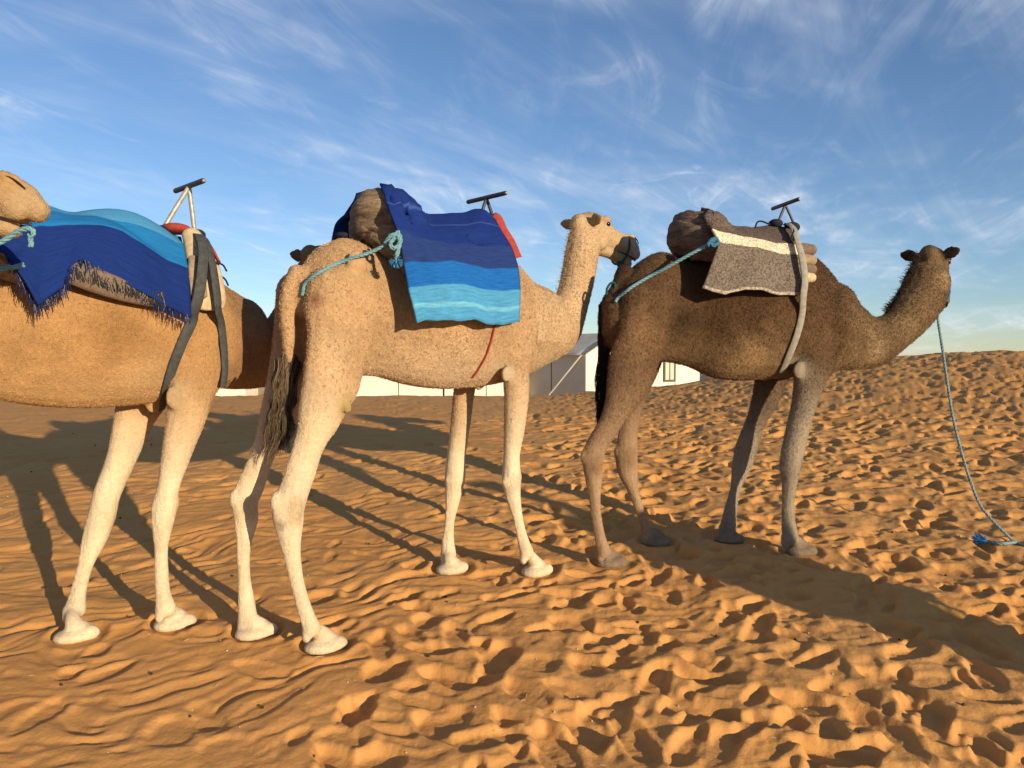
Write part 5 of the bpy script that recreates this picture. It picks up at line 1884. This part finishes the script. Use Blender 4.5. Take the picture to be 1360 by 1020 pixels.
# ------------------------------------------------------------------ the handler standing beyond the right edge, whose long shadow crosses the sand
def handler(x, y, yaw):
    z = float(base_z(x, y))
    root = empty('person', (x, y, z), yaw)
    O = np.array([x, y, z]); f = np.array([math.cos(yaw), math.sin(yaw), 0]); r = np.array([math.sin(yaw), -math.cos(yaw), 0]); u = np.array([0, 0, 1.0])
    W = lambda a, b, c: O + f * a + r * b + u * c
    skin, shoe = C4((.25, .14, .085), 0), C4((.06, .04, .03), 0)
    so = Soup()
    for sg in (-1, 1):
        so.add(*tube(np.array([W(0, sg * .10, .95), W(.02, sg * .11, .50), W(0, sg * .11, .10)]), [.085, .062, .045], hint=f, k=10, sub=3, col=np.array([skin] * 3)))
        so.add(*blob(W(.06, sg * .11, .045), (f, r, u), (.14, .05, .05)), shoe)
        so.add(*tube(np.array([W(0, sg * .19, 1.43), W(-.02, sg * .27, 1.16), W(.08, sg * .27, .93), W(.11, sg * .26, .86)]), [.055, .046, .035, .03], hint=f, k=10, sub=3, col=np.array([skin] * 4)))
        for j in range(4):
            so.add(*tube(np.array([W(.10 + .012 * j, sg * .26, .86), W(.125 + .012 * j, sg * .255, .80), W(.12 + .01 * j, sg * .24, .765)]), .0095, hint=f, k=6, col=np.array([skin] * 3)))
        so.add(*tube(np.array([W(.12, sg * .25, .88), W(.15, sg * .235, .84), W(.155, sg * .23, .81)]), .011, hint=f, k=6, col=np.array([skin] * 3)))
    so.add(*tube(np.array([W(0, 0, .90), W(0, 0, 1.15), W(0, 0, 1.38), W(0, 0, 1.46), W(.01, 0, 1.54), W(.015, 0, 1.60)]), [.17, .16, .19, .13, .058, .056], [.12, .11, .12, .09, .06, .058], hint=r, k=16, sub=3, col=np.array([skin] * 6)))
    so.add(*blob(W(.02, 0, 1.67), (f, r, u), (.098, .078, .118)), skin)
    so.add(*blob(W(.118, 0, 1.655), (f, r, u), (.022, .014, .024)), skin)
    for sg in (-1, 1):
        so.add(*blob(W(.01, sg * .082, 1.66), (f, r, u), (.022, .010, .032)), skin)
    fuse('body', so, root, .010)
    for sg in (-1, 1):
        Bag().add(*blob(W(.103, sg * .034, 1.685), (f, r, u), (.010, .013, .009))).obj('eye', M['eye'], root)
    Bag().add(*blob(W(.104, 0, 1.612), (f, r, u), (.010, .026, .006))).obj('mouth', M['nostril'], root)
    robe = Bag()
    ph = np.linspace(0, 2 * math.pi, 36, endpoint=False)
    R = []
    for (h, a, b, fo) in ((.14, .235, .29, .028), (.45, .21, .265, .022), (.8, .185, .235, .014), (1.1, .165, .215, .008), (1.32, .165, .235, .004), (1.42, .135, .215, 0), (1.475, .085, .12, 0), (1.50, .066, .074, 0)):
        R.append(np.array([W(math.cos(t) * (a + fo * math.sin(9 * t)), math.sin(t) * (b + fo * math.sin(9 * t)), h) for t in ph]))
    V, Fc = ring_loft(np.array(R), False)
    robe.add(V, Fc)
    for sg in (-1, 1):
        robe.add(*tube(np.array([W(0, sg * .18, 1.42), W(-.02, sg * .275, 1.16), W(.07, sg * .275, .95)]), [.085, .085, .095], hint=f, k=14, sub=4))
    robe.obj('robe', plain('indigo_robe', (.05, .08, .17), .25, 12, .95, .5, .01), root)
    tb = Bag()
    for q in range(4):
        a = np.linspace(0, 2 * math.pi, 28)
        P = np.array([W(.01 + math.cos(t) * .098, math.sin(t) * .088, 1.725 + .022 * q + .018 * math.sin(t + q * 1.7)) for t in a])
        tb.add(*tube(P, .028, hint=u, k=8))
    tb.add(*blob(W(.0, 0, 1.78), (f, r, u), (.09, .08, .05))).obj('turban', plain('white_turban', (.62, .58, .5), .15, 20, .95, .5, .008), root)
    tag(root, 'person in long indigo robe and pale turban standing on the sand', 'person')


tp_ = hit_ground(590, 628)
handler(float(tp_[0] + .648 * 7.2), float(tp_[1] - .762 * 7.2), math.radians(120))
build_camp()
lay_sand()
litter()
